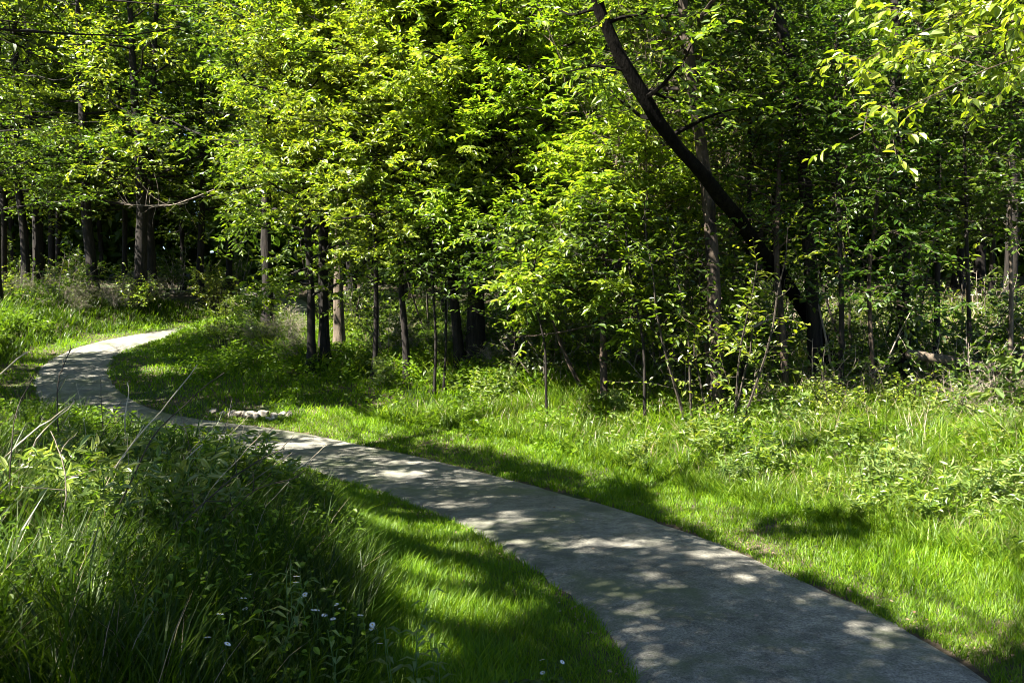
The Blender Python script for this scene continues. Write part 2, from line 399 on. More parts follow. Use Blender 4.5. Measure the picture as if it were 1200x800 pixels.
DARK = [np.array([gpoint(u, v, .12) for u, v in g]) for g in
        [[(470, 530), (560, 530), (740, 562), (770, 575), (760, 590), (700, 580), (560, 548)], [(1130, 750), (1240, 770), (1240, 830), (1150, 800)], [(840, 590), (1000, 598), (1070, 632), (980, 640), (860, 618)], [(930, 520), (1040, 525), (1040, 560), (940, 556)]]]
OPEN = [(7.0, -17.0, -6.0, 24.0, 36.0), (4.8, 2.0, 8.0, 7.0, 10.0), (3.5, -3.2, 6.0, 13.4, 19.0), (7.0, -4.5, 6.0, 12.8, 19.0)]
def inside(poly, x, y):
    r = np.zeros(x.shape, bool); j = len(poly) - 1
    for i in range(len(poly)):
        xi, yi = poly[i]; xj, yj = poly[j]
        if yi != yj:
            r ^= ((yi > y) != (yj > y)) & (x < (xj - xi) * (y - yi) / (yj - yi) + xi)
        j = i
    return r
rng_fleck = np.random.default_rng(12)
def shades_gap(P):
    """True for canopy leaves whose shadow would fall into a sunlit clearing"""
    def cast(l):
        zg = zp(P[:, 1]); 
        for _ in range(3):
            t = (P[:, 2] - zg - l) / SUN[2]; x, y = P[:, 0] - SUN[0] * t, P[:, 1] - SUN[1] * t
            zg = zp(y) + np.interp(x, [-40, -4, -1, 2, 3.5, 6], [.5, .45, .1, 0, .1, .4]) * (y < 16)
        return x, y
    r = np.zeros(len(P), bool)
    for l, g in GAPS: r |= inside(g, *cast(l))
    for g in DARK: r &= ~inside(g, *cast(.12))
    x, y = cast(0.)                                 # and small flecks of sun everywhere else
    r |= (vnoise(x * 1.2, y * 5.0, 51) + .6 * vnoise(x * 3.6, y * 10, 52) > .72 + .4 * (1 - sstep(5.4, 6.6, y))) & (rng_fleck.random(len(P)) < .93)
    for zz, x0, x1, y0, y1 in OPEN:                 # the same for sunlit foliage high above the ground
        t = (P[:, 2] - zz) / SUN[2]; x, y = P[:, 0] - SUN[0] * t, P[:, 1] - SUN[1] * t
        r |= (t > .3) & (x > x0) & (x < x1) & (y > y0) & (y < y1)
    return r

# ------------------------------------------------------------------ tree builder
def build_tree(name, label, cat, trunk, r0, r1, bark, leaf, seed, limbs=30, t0=.3, llen=(1.5, 3.0), elev=(-.1, .6), bias=None,
               m=7, tw=.9, q=9, size=.125, width=.45, flat=.62, droop=.10, bend=-.01, group=None, sink=.15, gaps=False,
               simple=False, extra=None, sub=3, twig_r=.004, part='crown', cut=None, rmax=.07, sf=.5, tt=1.0):
    rng = np.random.default_rng(seed)
    tk = np.asarray(trunk, float); base = tk[0].copy()
    tk = tk - base
    s = np.concatenate([[0], np.cumsum(np.linalg.norm(np.diff(tk, axis=0), axis=1))]); K = 22
    qq = np.linspace(0, s[-1], K); P = np.stack([np.interp(qq, s, tk[:, i]) for i in range(3)], 1)
    k = np.array([.25, .5, .25])
    for _ in range(3):
        P[1:-1] = .25 * P[:-2] + .5 * P[1:-1] + .25 * P[2:]
    wob = np.stack([vnoise(qq * .8, np.full(K, seed * 1.7), 1), vnoise(qq * .8, np.full(K, seed * 2.3 + 5), 2), np.zeros(K)], 1) * min(.10, r0 * .6)
    P = P + wob * np.linspace(0, 1, K)[:, None]; P[0, 2] -= sink
    R = np.linspace(r0, r1, K) ** 1.0; R[0] *= 1.75; R[1] *= 1.18
    rt = root(name, base, label, cat, group)
    TV, TF = tubes(P[None], R[None], 12 if r0 > .05 else 6)
    if r0 > .05: TV = TV + (.22 if bark == 'bark_dark_shaded' else .12) * r0 * np.stack([vnoise(TV[:, 0] * 14 + TV[:, 1] * 9, TV[:, 2] * 5, seed), vnoise(TV[:, 1] * 14, TV[:, 2] * 5, seed + 4), TV[:, 0] * 0], 1)
    mesh_obj('trunk', [(TV, TF, 0)], bark, rt, smooth=True)
    # limbs
    N = limbs
    tpar = np.sort(t0 + (tt - t0) * (np.arange(N) + rng.uniform(0, 1, N)) / N)
    O, T = along(P[None], np.zeros(N, int), np.clip(tpar, 0, .995))
    az = np.arange(N) * 2.399 + rng.uniform(-.5, .5, N); el = rng.uniform(elev[0], elev[1], N)
    D = np.stack([np.cos(az) * np.cos(el), np.sin(az) * np.cos(el), np.sin(el)], 1)
    if bias is not None: D = unit(D + np.array(bias))
    taper = np.interp(tpar, [t0, .55, .8, 1.0], [1.0, 1.0, .8, .45])
    L = rng.uniform(llen[0], llen[1], N) * taper
    BP = grow(O, D, L, 7, rng, .13, bend)
    rb = np.interp(tpar, np.linspace(0, 1, K), R) * .42
    rb = np.clip(rb, twig_r * 1.6, rmax)
    BR = rb[:, None] * np.linspace(1, .25, 7)[None]
    bv = [(*tubes(BP, BR, 5), 0)]
    O1, D1, t1, i1 = shoots(BP, m, rng, .18, .85, sf, .06)
    L1 = tw * rng.uniform(.6, 1.3, len(O1)) * (1.15 - .6 * t1)
    P1 = grow(O1, D1, L1, 5, rng, .14, -.02)
    if gaps:
        kk = ~shades_gap(P1[:, 2] + base); P1 = P1[kk]; O1 = O1[kk]
    R1 = np.full((len(O1), 1), twig_r * 1.5) * np.linspace(1, .5, 5)[None]
    bv.append((*tubes(P1, R1, 3), 0))
    tw_all = [P1]
    tipP = grow(BP[:, -1], unit(BP[:, -1] - BP[:, -2]), np.full(N, tw * .6), 5, rng, .1, -.02); tw_all.append(tipP)
    if sub:
        O2, D2, t2, i2 = shoots(P1, sub, rng, .3, .9, sf + .1, .05)
        P2 = grow(O2, D2, tw * .5 * rng.uniform(.6, 1.3, len(O2)), 5, rng, .14, -.03)
        if gaps: P2 = P2[~shades_gap(P2[:, 2] + base)]
        bv.append((*tubes(P2, np.full((len(P2), 1), twig_r) * np.linspace(1, .5, 5)[None], 3), 0)); tw_all.append(P2)
    mesh_obj('branches', bv, bark if extra is None else extra, rt)
    if q:
        TW = np.concatenate(tw_all)
        O, D, Nn, sz, wd = leaves_on(TW, q, rng, size, width, .12, flat, droop)
        keep = np.ones(len(O), bool)
        if gaps: keep &= ~(shades_gap(O + base) & (rng.random(len(O)) < .96))
        if cut is not None: keep &= ~cut(O + base)
        O, D, Nn, sz, wd = O[keep], D[keep], Nn[keep], sz[keep], wd[keep]
        V, F = leaf_mesh(O, D, Nn, sz, wd, simple)
        mesh_obj(part, [(V, F, 0)], leaf, rt)
    return rt

def gbase(u, Y):
    """ground point under photo column u at depth Y"""
    x = (u - 600) / FPX * Y; return np.array([x, Y, float(ground_z(np.array([x]), np.array([Y]))[0])])
def line(pts, top=None, v0=None):
    """trunk line: first (u, Y) on the ground, the others (u, v, Y); v0 takes the base's depth from the ground under that row"""
    if v0 is not None:
        dY = gpoint(pts[0][0], v0)[1] - pts[0][1]
        pts = [(pts[0][0], pts[0][1] + dY)] + [(p[0], p[1], p[2] + dY) for p in pts[1:]]
    P = [gbase(*pts[0])] + [at(*p) for p in pts[1:]]
    if top is not None: P.append(P[-1] + np.array(top, float))
    return np.array(P)

EDGE = 'trees along the sunny edge of the wood'
# --- trees of the right-hand wood edge, each with its own trunk line
build_tree('broadleaf_tree', 'dark slim tree nearest the path bend, bright leaves over the inner verge', 'tree',
           line([(364, 16.6), (364, 330, 16.6), (358, 200, 16.4)], (-.2, 0, 5), 436), .10, .028, 'bark_dark', 'leaf_sun', 1, limbs=46, t0=.17, llen=(1.1, 2.3), elev=(-.2, .8), bias=(.05, -.35, 0), m=7, q=12, group=EDGE)
build_tree('broadleaf_tree', 'thick dark trunk close behind the slim tree at the inner bend', 'tree',
           line([(380, 17.6), (378, 330, 17.6), (384, 150, 17.6)], (.2, .3, 6), 432), .125, .035, 'bark_dark', 'leaf_sun', 2, limbs=56, t0=.3, llen=(1.4, 2.7), elev=(-.2, .9), size=.105, bias=(0, -.45, 0), m=10, q=12, group=EDGE)
build_tree('broadleaf_tree', 'short brown sunlit trunk right of the pair at the inner bend', 'tree',
           line([(397, 19.5), (396, 300, 19.5), (402, 120, 19.5)], (0, .3, 5), 418), .14, .04, 'bark_pale', 'leaf_mid', 3, limbs=40, t0=.42, llen=(1.4, 2.6), m=7, q=11, group=EDGE)
build_tree('broadleaf_tree', 'slender straight dark trunk in front of the bright central foliage', 'tree',
           line([(477, 16.6), (474, 380, 16.6), (467, 310, 16.6), (470, 120, 16.5)], (.1, 0, 4), 446), .075, .02, 'bark_dark', 'leaf_sun', 4, limbs=54, t0=.24, llen=(1.2, 2.5), elev=(-.2, .8), size=.115, bias=(-.05, -.4, 0), m=7, q=12, group=EDGE)
build_tree('broadleaf_tree', 'dark trunk left one of the touching pair below the bright central crown', 'tree',
           line([(540, 17.2), (535, 380, 17.2), (528, 310, 17.2), (515, 100, 17.0)], (-.3, 0, 5), 442), .115, .03, 'bark_dark', 'leaf_sun', 5, limbs=70, t0=.26, llen=(1.4, 3.3), elev=(-.2, .85), bias=(-.1, -.5, 0), m=10, q=12, group=EDGE)
build_tree('broadleaf_tree', 'thickest trunk under the bright central crown, right one of the touching pair', 'tree',
           line([(558, 18.4), (556, 380, 18.4), (560, 310, 18.4), (566, 60, 18.2)], (.2, .2, 6), 440), .21, .05, 'bark_dark', 'leaf_sun', 6, limbs=84, t0=.27, llen=(1.8, 4.0), elev=(-.2, .85), bias=(0, -.45, 0), m=10, q=12, size=.14, group=EDGE)
build_tree('broadleaf_tree', 'thin dark trunk right of the touching pair, low bright tiers of leaves', 'tree',
           line([(606, 15.8), (603, 400, 15.8), (600, 330, 15.8), (606, 180, 15.6)], (.1, -.1, 3.2), 456), .075, .02, 'bark_dark', 'leaf_sun', 7, limbs=40, t0=.28, llen=(1.2, 2.6), elev=(-.2, .3), bias=(.1, -.35, 0), m=7, q=11, size=.14, flat=.85, group=EDGE)
build_tree('broadleaf_tree', 'brown slim tree with flat layered sprays of pale leaves, left of the leaning trunk', 'tree',
           line([(709, 14.8), (706, 380, 14.8), (708, 300, 14.8), (716, 230, 14.7)], (.1, 0, 1.0)), .075, .02, 'bark_brown', 'leaf_sun', 8, limbs=34, t0=.36, llen=(1.2, 2.6), elev=(-.2, .25), bias=(.1, -.3, 0), m=7, q=11, size=.15, flat=.88, group=EDGE)
build_tree('leaning_sapling', 'thin brown sapling leaning left beside the slim layered tree', 'tree',
           line([(692, 15.6), (668, 430, 15.6), (648, 380, 15.6), (640, 300, 15.6)], (-.2, 0, .6)), .05, .012, 'bark_brown', 'leaf_mid', 9, limbs=12, t0=.45, llen=(.6, 1.3), m=5, q=8, group=EDGE)
build_tree('broadleaf_tree', 'tall tree with mottled brown bark passing behind the leaning trunk', 'tree',
           line([(843, 13.2), (838, 380, 13.2), (836, 290, 13.3), (822, 170, 13.4), (808, 60, 13.5), (799, -10, 13.6)], (-.3, .2, 4.5)), .115, .06, 'bark_mottled', 'leaf_mid', 10, limbs=50, t0=.42, llen=(1.0, 2.2), bias=(0, .55, 0), m=6, q=9, group=EDGE)
build_tree('leaning_sapling', 'thin reddish dead looking stem just left of the mottled brown trunk base', 'tree',
           line([(833, 13.6), (831, 440, 13.6), (824, 380, 13.6), (820, 330, 13.7)], (-.05, 0, .7)), .045, .01, 'bark_brown', 'leaf_mid', 11, limbs=14, t0=.35, llen=(.4, 1.1), m=5, q=4, group=EDGE)
build_tree('broadleaf_tree', 'thin ragged trunk between the mottled brown trunk and the tall dark trunk', 'tree',
           line([(925, 13.6), (918, 400, 13.6), (910, 310, 13.8), (912, 200, 14)], (.1, .1, 2.4)), .065, .02, 'bark_brown', 'leaf_mid', 12, limbs=34, t0=0.42, llen=(.7, 1.6), bias=(0, .55, 0), m=6, q=6, size=.11, group=EDGE)
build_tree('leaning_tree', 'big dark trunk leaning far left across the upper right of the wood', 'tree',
           line([(1000, 15.0), (962, 392, 14.8), (900, 298, 14.0), (868, 262, 13.3), (830, 208, 12.4), (790, 172, 12.1), (765, 140, 12.0), (735, 100, 11.9), (716, 62, 11.8), (706, 30, 11.7), (692, 0, 11.6)], (-.3, -.1, 3.2)), .125, .068, 'bark_dark_shaded', 'leaf_sun', 13, limbs=16, t0=.52, llen=(.5, 1.5), m=5, q=8)
build_tree('broadleaf_tree', 'tall dark straight trunk crossing behind the base of the leaning tree', 'tree',
           line([(962, 14.2), (953, 350, 14.2), (946, 250, 14.1), (938, 140, 14.0), (928, 55, 14.0), (886, -30, 13.9)], (-1.2, 0, 4)), .125, .06, 'bark_dark', 'leaf_mid', 14, limbs=46, t0=0.62, llen=(1.0, 2.4), bias=(0, .55, 0), m=6, q=6, group=EDGE)
iv = build_tree('broadleaf_tree', 'dark trunk wrapped in climbing ivy near the right side', 'tree',
           line([(1062, 13.8), (1059, 330, 13.8), (1057, 200, 13.8), (1050, 60, 13.8)], (-.2, .1, 5)), .12, .05, 'bark_dark', 'leaf_mid', 15, limbs=42, t0=0.62, llen=(1.2, 2.8), bias=(0, .55, 0), m=6, q=6, group=EDGE)
build_tree('leaning_sapling', 'wavy thin grey sapling between the tall dark trunk and the ivy trunk', 'tree',
           line([(1030, 13.2), (1021, 400, 13.2), (1016, 320, 13.3), (1028, 235, 13.3), (1033, 180, 13.2), (1012, 132, 13.1), (985, 92, 13)], (-.1, 0, .5)), .04, .015, 'bark_brown', 'leaf_mid', 16, limbs=30, t0=0.3, llen=(.4, 1.1), m=5, q=8, size=.11, group=EDGE)
build_tree('leaning_sapling', 'thin straight grey stem at the far right edge of the wood', 'tree',
           line([(1188, 13.5), (1186, 330, 13.5), (1182, 200, 13.5), (1184, 100, 13.5)], (0, 0, 1.5)), .04, .015, 'bark_pale', 'leaf_mid', 17, limbs=36, t0=0.4, llen=(.5, 1.3), m=5, q=8, size=.11, group=EDGE)
SLIM = 'slim dark stems at the edge of the wood'
for i, (u, Y, v1, u1, r, lab) in enumerate([(508, 17.0, 300, 505, .035, 'slim dark stem just right of the slender straight trunk, left of two'), (519, 17.3, 290, 521, .03, 'slim dark stem left of the touching pair, right of two'),
        (641, 14.6, 340, 622, .028, 'short slim dark stem left of the left-leaning sapling'), (757, 13.4, 330, 738, .03, 'slim dark stem between the brown layered tree and the mottled trunk'),
        (868, 14.2, 60, 880, .05, 'slim dark stem just right of the mottled trunk'), (986, 13.2, 120, 978, .05, 'slim dark stem right of the tall dark trunk near the leaning base'),
        (1092, 14.5, 40, 1100, .055, 'slim dark stem between the ivy trunk and the fallen log'), (1136, 13.4, 150, 1128, .04, 'slim dark stem rising behind the fallen log'),
        (788, 15.5, 60, 780, .06, 'dark stem in the gap left of the mottled trunk'), (1228, 12.5, 60, 1215, .05, 'dark stem at the right picture edge'), (436, 18.5, 200, 440, .06, 'slim dark stem left of the slender straight trunk')]):
    build_tree('slim_tree', lab, 'tree', line([(u, Y), (u + (u1 - u) * .3 + 4, 400, Y), (u1, v1, Y)], (random.Random(i).uniform(-.2, .2), .1, 1.2)), r, r * .4, 'bark_dark', 'leaf_mid', 500 + i,
               limbs=14, t0=.5, llen=(.5, 1.3), m=5, q=6, size=.11, bias=(0, .3, 0), group=SLIM)
# ivy leaves on the trunk
rng = np.random.default_rng(77); n = 2600
hh = rng.uniform(.2, 8.5, n); an = rng.uniform(0, 2 * np.pi, n); rr = .16 + rng.exponential(.07, n)
ivx = np.interp(hh, [0, 4, 8.5], [0, -.05, -.12])
O = np.stack([ivx + np.cos(an) * rr, np.sin(an) * rr, hh], 1); D = unit(np.stack([np.cos(an) * .5, np.sin(an) * .5, -.6 + rng.normal(0, .3, n)], 1) + rng.normal(0, .3, (n, 3)))
Nn = unit(np.stack([np.cos(an), np.sin(an), .6 + 0 * an], 1) + rng.normal(0, .3, (n, 3)))
mesh_obj('ivy', [(*leaf_mesh(O, D, Nn, rng.uniform(.06, .12, n), np.full(n, .75)), 0)], 'leaf_mid', iv)

# --- left-hand wood: dark trunks on the far bank
FARG = 'dark trunks on the shaded far bank'
for i, (pts, r, lab) in enumerate([
        ([(313, 24.5), (313, 300, 24.5), (311, 200, 24.5)], .17, 'dark trunk standing alone right of the far bend, left of the inner verge trees'),
        ([(164, 31), (165, 300, 31), (167, 230, 31)], .24, 'thickest dark trunk on the far bank above the end of the path'),
        ([(178, 32.5), (177, 300, 32.5), (174, 220, 32.5)], .20, 'dark trunk touching the thickest far bank trunk on its right'),
        ([(111, 31.5), (107, 300, 31.5), (99, 250, 31.5), (100, 190, 31.5)], .20, 'crooked dark trunk on the far bank left of the thickest one'),
        ([(47, 33), (44, 270, 33), (42, 200, 33)], .22, 'thicker dark trunk of a close pair at far left of the bank'),
        ([(32, 32.5), (28, 270, 32.5), (20, 210, 32.5)], .16, 'slimmer leaning trunk of a close pair at far left of the bank'),
        ([(69, 34), (69, 270, 34), (67, 200, 34)], .12, 'slim upright trunk between the far left pair and the crooked trunk'),
        ([(3, 33), (4, 270, 33), (5, 200, 33)], .16, 'dark trunk cut by the left edge of the picture'),
        ([(147, 34.5), (146, 270, 34.5), (146, 200, 34.5)], .11, 'slim dark trunk just left of the thickest far bank trunk'),
        ([(234, 35), (236, 270, 35), (238, 200, 35)], .15, 'dark trunk in deep shade right of the thickest far bank trunk'),
        ([(268, 37), (270, 270, 37), (266, 200, 37)], .15, 'thin trunk in deep shade just left of the lone trunk')]):
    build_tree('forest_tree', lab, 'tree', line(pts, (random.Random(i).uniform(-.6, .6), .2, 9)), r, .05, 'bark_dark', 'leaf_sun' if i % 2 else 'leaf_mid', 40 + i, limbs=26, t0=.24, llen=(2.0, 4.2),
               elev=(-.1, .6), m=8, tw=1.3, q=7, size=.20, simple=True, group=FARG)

# --- trees on the near left whose limbs reach into the picture and shade the path
SH = 'overhanging trees left of the path'
def left_tree(x, y, h, seed, lab, R=(3.2, 5.2), limbs=34, size=.15, t0=.45, leaf='leaf_mid', q=9, bias=(.1, 0, 0), m=9, elev=(-.05, .45)):
    b = np.array([x, y, float(ground_z(np.array([x]), np.array([y]))[0])])
    tr = np.array([b, b + [.15, 0, h * .35], b + [.05, .1, h * .7], b + [.2, 0, h]])
    return build_tree('overhanging_tree', lab, 'tree', tr, .24, .07, 'bark_dark', leaf, seed, limbs=limbs, t0=t0, llen=R, elev=elev, bias=bias,
                      m=m, tw=1.25, q=q, size=size, group=SH, gaps=True, bend=-.015, sub=4, rmax=.028)
left_tree(-5.8, 6.3, 11, 61, 'near tree beyond the left edge, thin dark limbs hanging into the top left corner', t0=.48, limbs=40)
left_tree(-8.5, 10.5, 11, 62, 'tree on the left bank, leafy limbs reaching in over the tall grass', t0=.45, limbs=60)
left_tree(-13.0, 14.5, 11, 63, 'tree at the left edge opposite the rocks, crown over the path bend', t0=.40, limbs=84, leaf='leaf_sun')
left_tree(-16.0, 18.6, 11, 64, 'tree on the left bank behind the far bend, low dense crown', t0=.34, limbs=84, leaf='leaf_mid')
left_tree(-17.0, 28, 11, 65, 'tree on the rising bank, foliage above the end of the path', t0=.3, limbs=40, leaf='leaf_mid')
left_tree(-4.2, 1.2, 11, 66, 'tree left of the viewpoint shading the foreground grass and path', t0=.5, limbs=60)
left_tree(-9.3, 3.2, 12, 67, 'second tree back on the near left bank shading the tall grass', t0=.45, limbs=64)
left_tree(-6.4, -1.6, 11, 68, 'tree behind the viewpoint shading the near end of the path', t0=.45, limbs=56)
# --- tree on the near right with a low limb of large sunlit leaves
b = gbase(1530, 8.2)
build_tree('overhanging_tree', 'tree beyond the right edge, large bright leaves hanging into the top right corner', 'tree',
           np.array([b, b + [-.1, 0, 3], b + [-.3, 0, 5.2], b + [-.2, .2, 8]]), .16, .05, 'bark_brown', 'leaf_sun', 71, limbs=16, t0=.57, llen=(3.0, 4.7), elev=(.02, .18),
           bias=(-1.5, .3, 0), m=13, tw=.8, q=7, size=.125, width=.52, flat=.7, droop=.45, tt=.74, bend=-.016, sub=2, rmax=.013)


# ------------------------------------------------------------------ the wood behind: forest trees
protos = []
for i in range(4):
    h = [13, 15, 12, 14][i]
    rg = random.Random(100 + i)
    tr = np.array([[0, 0, 0], [rg.uniform(-.2, .2), .1, h * .3], [rg.uniform(-.4, .4), 0, h * .65], [rg.uniform(-.5, .5), 0, h]])
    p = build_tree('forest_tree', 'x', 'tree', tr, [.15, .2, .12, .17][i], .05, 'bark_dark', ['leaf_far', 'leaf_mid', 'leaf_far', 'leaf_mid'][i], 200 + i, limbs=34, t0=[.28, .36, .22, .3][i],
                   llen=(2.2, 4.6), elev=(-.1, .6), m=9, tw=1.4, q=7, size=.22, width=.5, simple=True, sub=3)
    protos.append(p)
WOOD = 'dark forest trees deep in the wood'
rg = random.Random(5); spots = []; used = [False] * 4
tries = 0
while len(spots) < 62 and tries < 6000:
    tries += 1
    y = rg.uniform(19.5, 50); x = rg.uniform(-.72 * y - 3, .72 * y + 3)
    if y < 26 and x < -3: continue
    if y < 24 and x < 3: continue
    if -1 < x < 14 and y < 31: continue
    d = float(pathdist(np.array([x]), np.array([y]))[0])
    if abs(d) < 3.2 or (0 < d < 7 and y < 30): continue
    if x < -9 and y < 36: continue
    if any((x - a) ** 2 + (y - c) ** 2 < 2.6 ** 2 for a, c in spots): continue
    spots.append((x, y))
spots.sort(key=lambda s: s[1])
for k, (x, y) in enumerate(spots):
    i = k % 4; loc = (x, y, float(ground_z(np.array([x]), np.array([y]))[0]))
    deep = 'dark forest tree deep in the shaded wood behind the edge trees'
    if not used[i]:
        o = protos[i]; used[i] = True; o.location = loc; o.rotation_euler = (0, 0, rg.uniform(0, 6.28)); o['label'] = deep; o['group'] = WOOD
    else: dup(protos[i], loc, rg.uniform(0, 6.28), rg.uniform(.85, 1.2), deep, WOOD)

# far woods: an uncountable mass of leaves that closes the view beyond the single trees
rng = np.random.default_rng(9)
n = 150000
y = rng.uniform(44, 72, n); x = rng.uniform(-.95, .95, n) * y; z = rng.beta(.9, 1.3, n) * 26
z = z + ground_z(x, y, np.full(n, 9.))
O = np.stack([x, y, z], 1); keep = vnoise(x * .35, z * .35 + y * .2, 4) > -.55; O = O[keep]; n = len(O)
V, F = leaf_mesh(O, unit(rng.normal(0, 1, (n, 3))), unit(rng.normal(0, .6, (n, 3)) + [0, -.3, .8]), rng.uniform(.5, 1.0, n), np.full(n, .6), True)
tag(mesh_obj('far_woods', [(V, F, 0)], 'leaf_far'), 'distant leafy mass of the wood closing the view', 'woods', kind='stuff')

# ------------------------------------------------------------------ undergrowth: shrubs and saplings of a few kinds
LAND = [(-40, 'the left picture edge'), (45, 'the far left pair of trunks'), (108, 'the crooked far bank trunk'), (170, 'the thickest far bank trunk'), (235, 'the shaded far bank trunk'), (313, 'the lone trunk'), (372, 'the paired inner bend trunks'),
        (475, 'the slender straight trunk'), (549, 'the touching pair of trunks'), (604, 'the thin low-tiered trunk'), (660, 'the left-leaning sapling'), (708, 'the brown layered tree'), (770, 'the gap beside the mottled trunk'), (838, 'the mottled brown trunk'),
        (922, 'the thin ragged trunk'), (965, 'the tall dark trunk'), (1028, 'the wavy grey sapling'), (1060, 'the ivy trunk'), (1120, 'the fallen log'), (1186, 'the thin grey stem'), (1260, 'the right picture edge')]
def shrub_proto(name, cat, seed, stems, h, leaf, bark, size, q, width=.5, spread=.45, m=5, tw=.45, flat=.6, leafy=True, lean=.25):
    rng = np.random.default_rng(seed); rt = root(name, (0, 0, 0), 'x', cat)
    az = rng.uniform(0, 6.28, stems); el = np.pi / 2 - np.abs(rng.normal(0, spread, stems))
    D = np.stack([np.cos(az) * np.cos(el), np.sin(az) * np.cos(el), np.sin(el)], 1)
    O = np.stack([np.cos(az), np.sin(az), 0 * az], 1) * rng.uniform(0, .2, stems)[:, None] * h - [0, 0, .05]
    P = grow(O, D, h * rng.uniform(.6, 1.2, stems), 8, rng, .10, -.02)
    bv = [(*tubes(P, np.full((stems, 1), min(.024, .012 * max(h, .5))) * np.linspace(1, .3, 8)[None], 4), 0)]
    O1, D1, t1, i1 = shoots(P, m * 2, rng, .2, .9, .5, .1)
    P1 = grow(O1, D1, tw * h * rng.uniform(.5, 1.2, len(O1)) * (1.2 - .6 * t1), 5, rng, .16, -.03)
    bv.append((*tubes(P1, np.full((len(O1), 1), .004) * np.linspace(1, .5, 5)[None], 3), 0))
    tw_all = [P1]
    if not leafy:
        O2, D2, t2, i2 = shoots(P1, 5, rng, .2, .9, .3); P2 = grow(O2, D2, tw * h * .45 * rng.uniform(.4, 1.2, len(O2)), 5, rng, .2, 0)
        bv.append((*tubes(P2, np.full((len(O2), 1), .0032) * np.linspace(1, .5, 5)[None], 3), 0)); tw_all.append(P2)
    mesh_obj('stems', bv, bark, rt)
    if q:
        TW = np.concatenate(tw_all); V, F = leaf_mesh(*leaves_on(TW, q, rng, size, width, .1, flat, .15, .4)); mesh_obj('foliage', [(V, F, 0)], leaf, rt)
    return rt
KINDS = {
    'leafy_shrub': [shrub_proto('leafy_shrub', 'shrub', 301, 12, 1.2, 'leaf_mid', 'twig_dark', .085, 9), shrub_proto('leafy_shrub', 'shrub', 302, 14, 1.0, 'leaf_sun', 'twig_dark', .07, 10), shrub_proto('leafy_shrub', 'shrub', 303, 10, 1.4, 'leaf_mid', 'twig_grey', .10, 8)],
    'sapling': [shrub_proto('sapling', 'sapling', 311, 3, 3.0, 'leaf_sun', 'twig_dark', .12, 9, .45, .14, 7, .30, .8), shrub_proto('sapling', 'sapling', 312, 2, 3.6, 'leaf_mid', 'twig_grey', .12, 8, .45, .12, 8, .28, .8), shrub_proto('sapling', 'sapling', 313, 3, 2.5, 'leaf_mid', 'twig_dark', .11, 9, .5, .2, 6, .34, .75)],
    'bare_brush': [shrub_proto('bare_brush', 'brush', 321, 14, 1.1, 'leaf_mid', 'twig_grey', .06, 1, .5, .6, 6, .5, .6, False), shrub_proto('bare_brush', 'brush', 322, 10, 1.4, 'leaf_mid', 'twig_grey', .06, 1, .5, .45, 6, .5, .6, False)],
    'tangle_tree': [shrub_proto('tangle_tree', 'tree', 331, 7, 6.4, 'leaf_sun', 'bark_pale', .11, 1, .45, .10, 16, .16, .7, False)],
    'weed_clump': [shrub_proto('weed_clump', 'weed', 341, 12, .55, 'leaf_sun', 'green_stem', .09, 7, .35, .35, 4, .3, .6), shrub_proto('weed_clump', 'weed', 342, 9, .45, 'leaf_mid', 'green_stem', .075, 8, .55, .5, 4, .35, .6), shrub_proto('weed_clump', 'weed', 343, 8, .7, 'leaf_pale', 'green_stem', .10, 6, .3, .25, 5, .28, .6)],
}
ADJ = {'leafy_shrub': 'low leafy shrub', 'sapling': 'slender many-leaved sapling', 'bare_brush': 'bare grey brown brush', 'tangle_tree': 'bare twiggy tree', 'weed_clump': 'green weed clump'}
GRP = {'leafy_shrub': 'leafy shrubs of the undergrowth', 'sapling': 'saplings at the edge of the wood', 'bare_brush': 'bare brush among the undergrowth', 'tangle_tree': 'bare tangled trees', 'weed_clump': 'weed clumps beside the path'}
PLANTS = []                                # (kind, variant, x, y, rot, scale)
rg = random.Random(21)
def scatter(kind, n, f, sc=(.8, 1.25), gap=.7):
    got = []; tries = 0
    while len(got) < n and tries < 4000:
        tries += 1
        u, Y = f(); x = (u - 600) / FPX * Y
        d = float(pathdist(np.array([x]), np.array([Y]))[0])
        if abs(d) < 1.9 or any((x - a) ** 2 + (Y - c) ** 2 < gap * gap for a, c in got): continue
        got.append((x, Y)); PLANTS.append((kind, rg.randrange(len(KINDS[kind])), x, Y, rg.uniform(0, 6.28), rg.uniform(*sc)))
def edgeY(u):                              # depth of the wood edge along the right side
    return float(np.interp(u, [230, 330, 450, 600, 750, 850, 1000, 1200, 1400], [26, 22.0, 19.6, 17.4, 14.4, 12.8, 12.0, 10.8, 9.5]))
def f_edge():
    u = rg.uniform(430, 1330); return u, edgeY(u) + rg.uniform(0.2, 2.2)
def f_deep():
    u = rg.uniform(380, 1330); return u, edgeY(u) + rg.uniform(2.2, 8)
scatter('leafy_shrub', 26, f_edge, (.6, 1.05), .9)
scatter('leafy_shrub', 34, f_deep, (.8, 1.5), 1.0)
scatter('sapling', 9, lambda: (lambda u: (u, edgeY(u) + rg.uniform(.6, 2.6)))(rg.uniform(620, 1240)), (.6, 1.0), .9)
scatter('sapling', 11, f_deep, (.8, 1.5), 1.2)
scatter('leafy_shrub', 22, lambda: (lambda x, y: (600 + FPX * x / y, y))(rg.uniform(0, 14), rg.uniform(22, 31)), (.7, 1.3), .9)
scatter('bare_brush', 12, f_edge, (.5, .9), .9)
scatter('bare_brush', 10, lambda: (rg.uniform(-20, 190), rg.uniform(28.5, 32)), (.5, .95), .9)
scatter('leafy_shrub', 14, lambda: (rg.uniform(-20, 330), rg.uniform(29, 40)), (.9, 1.7), 1.2)
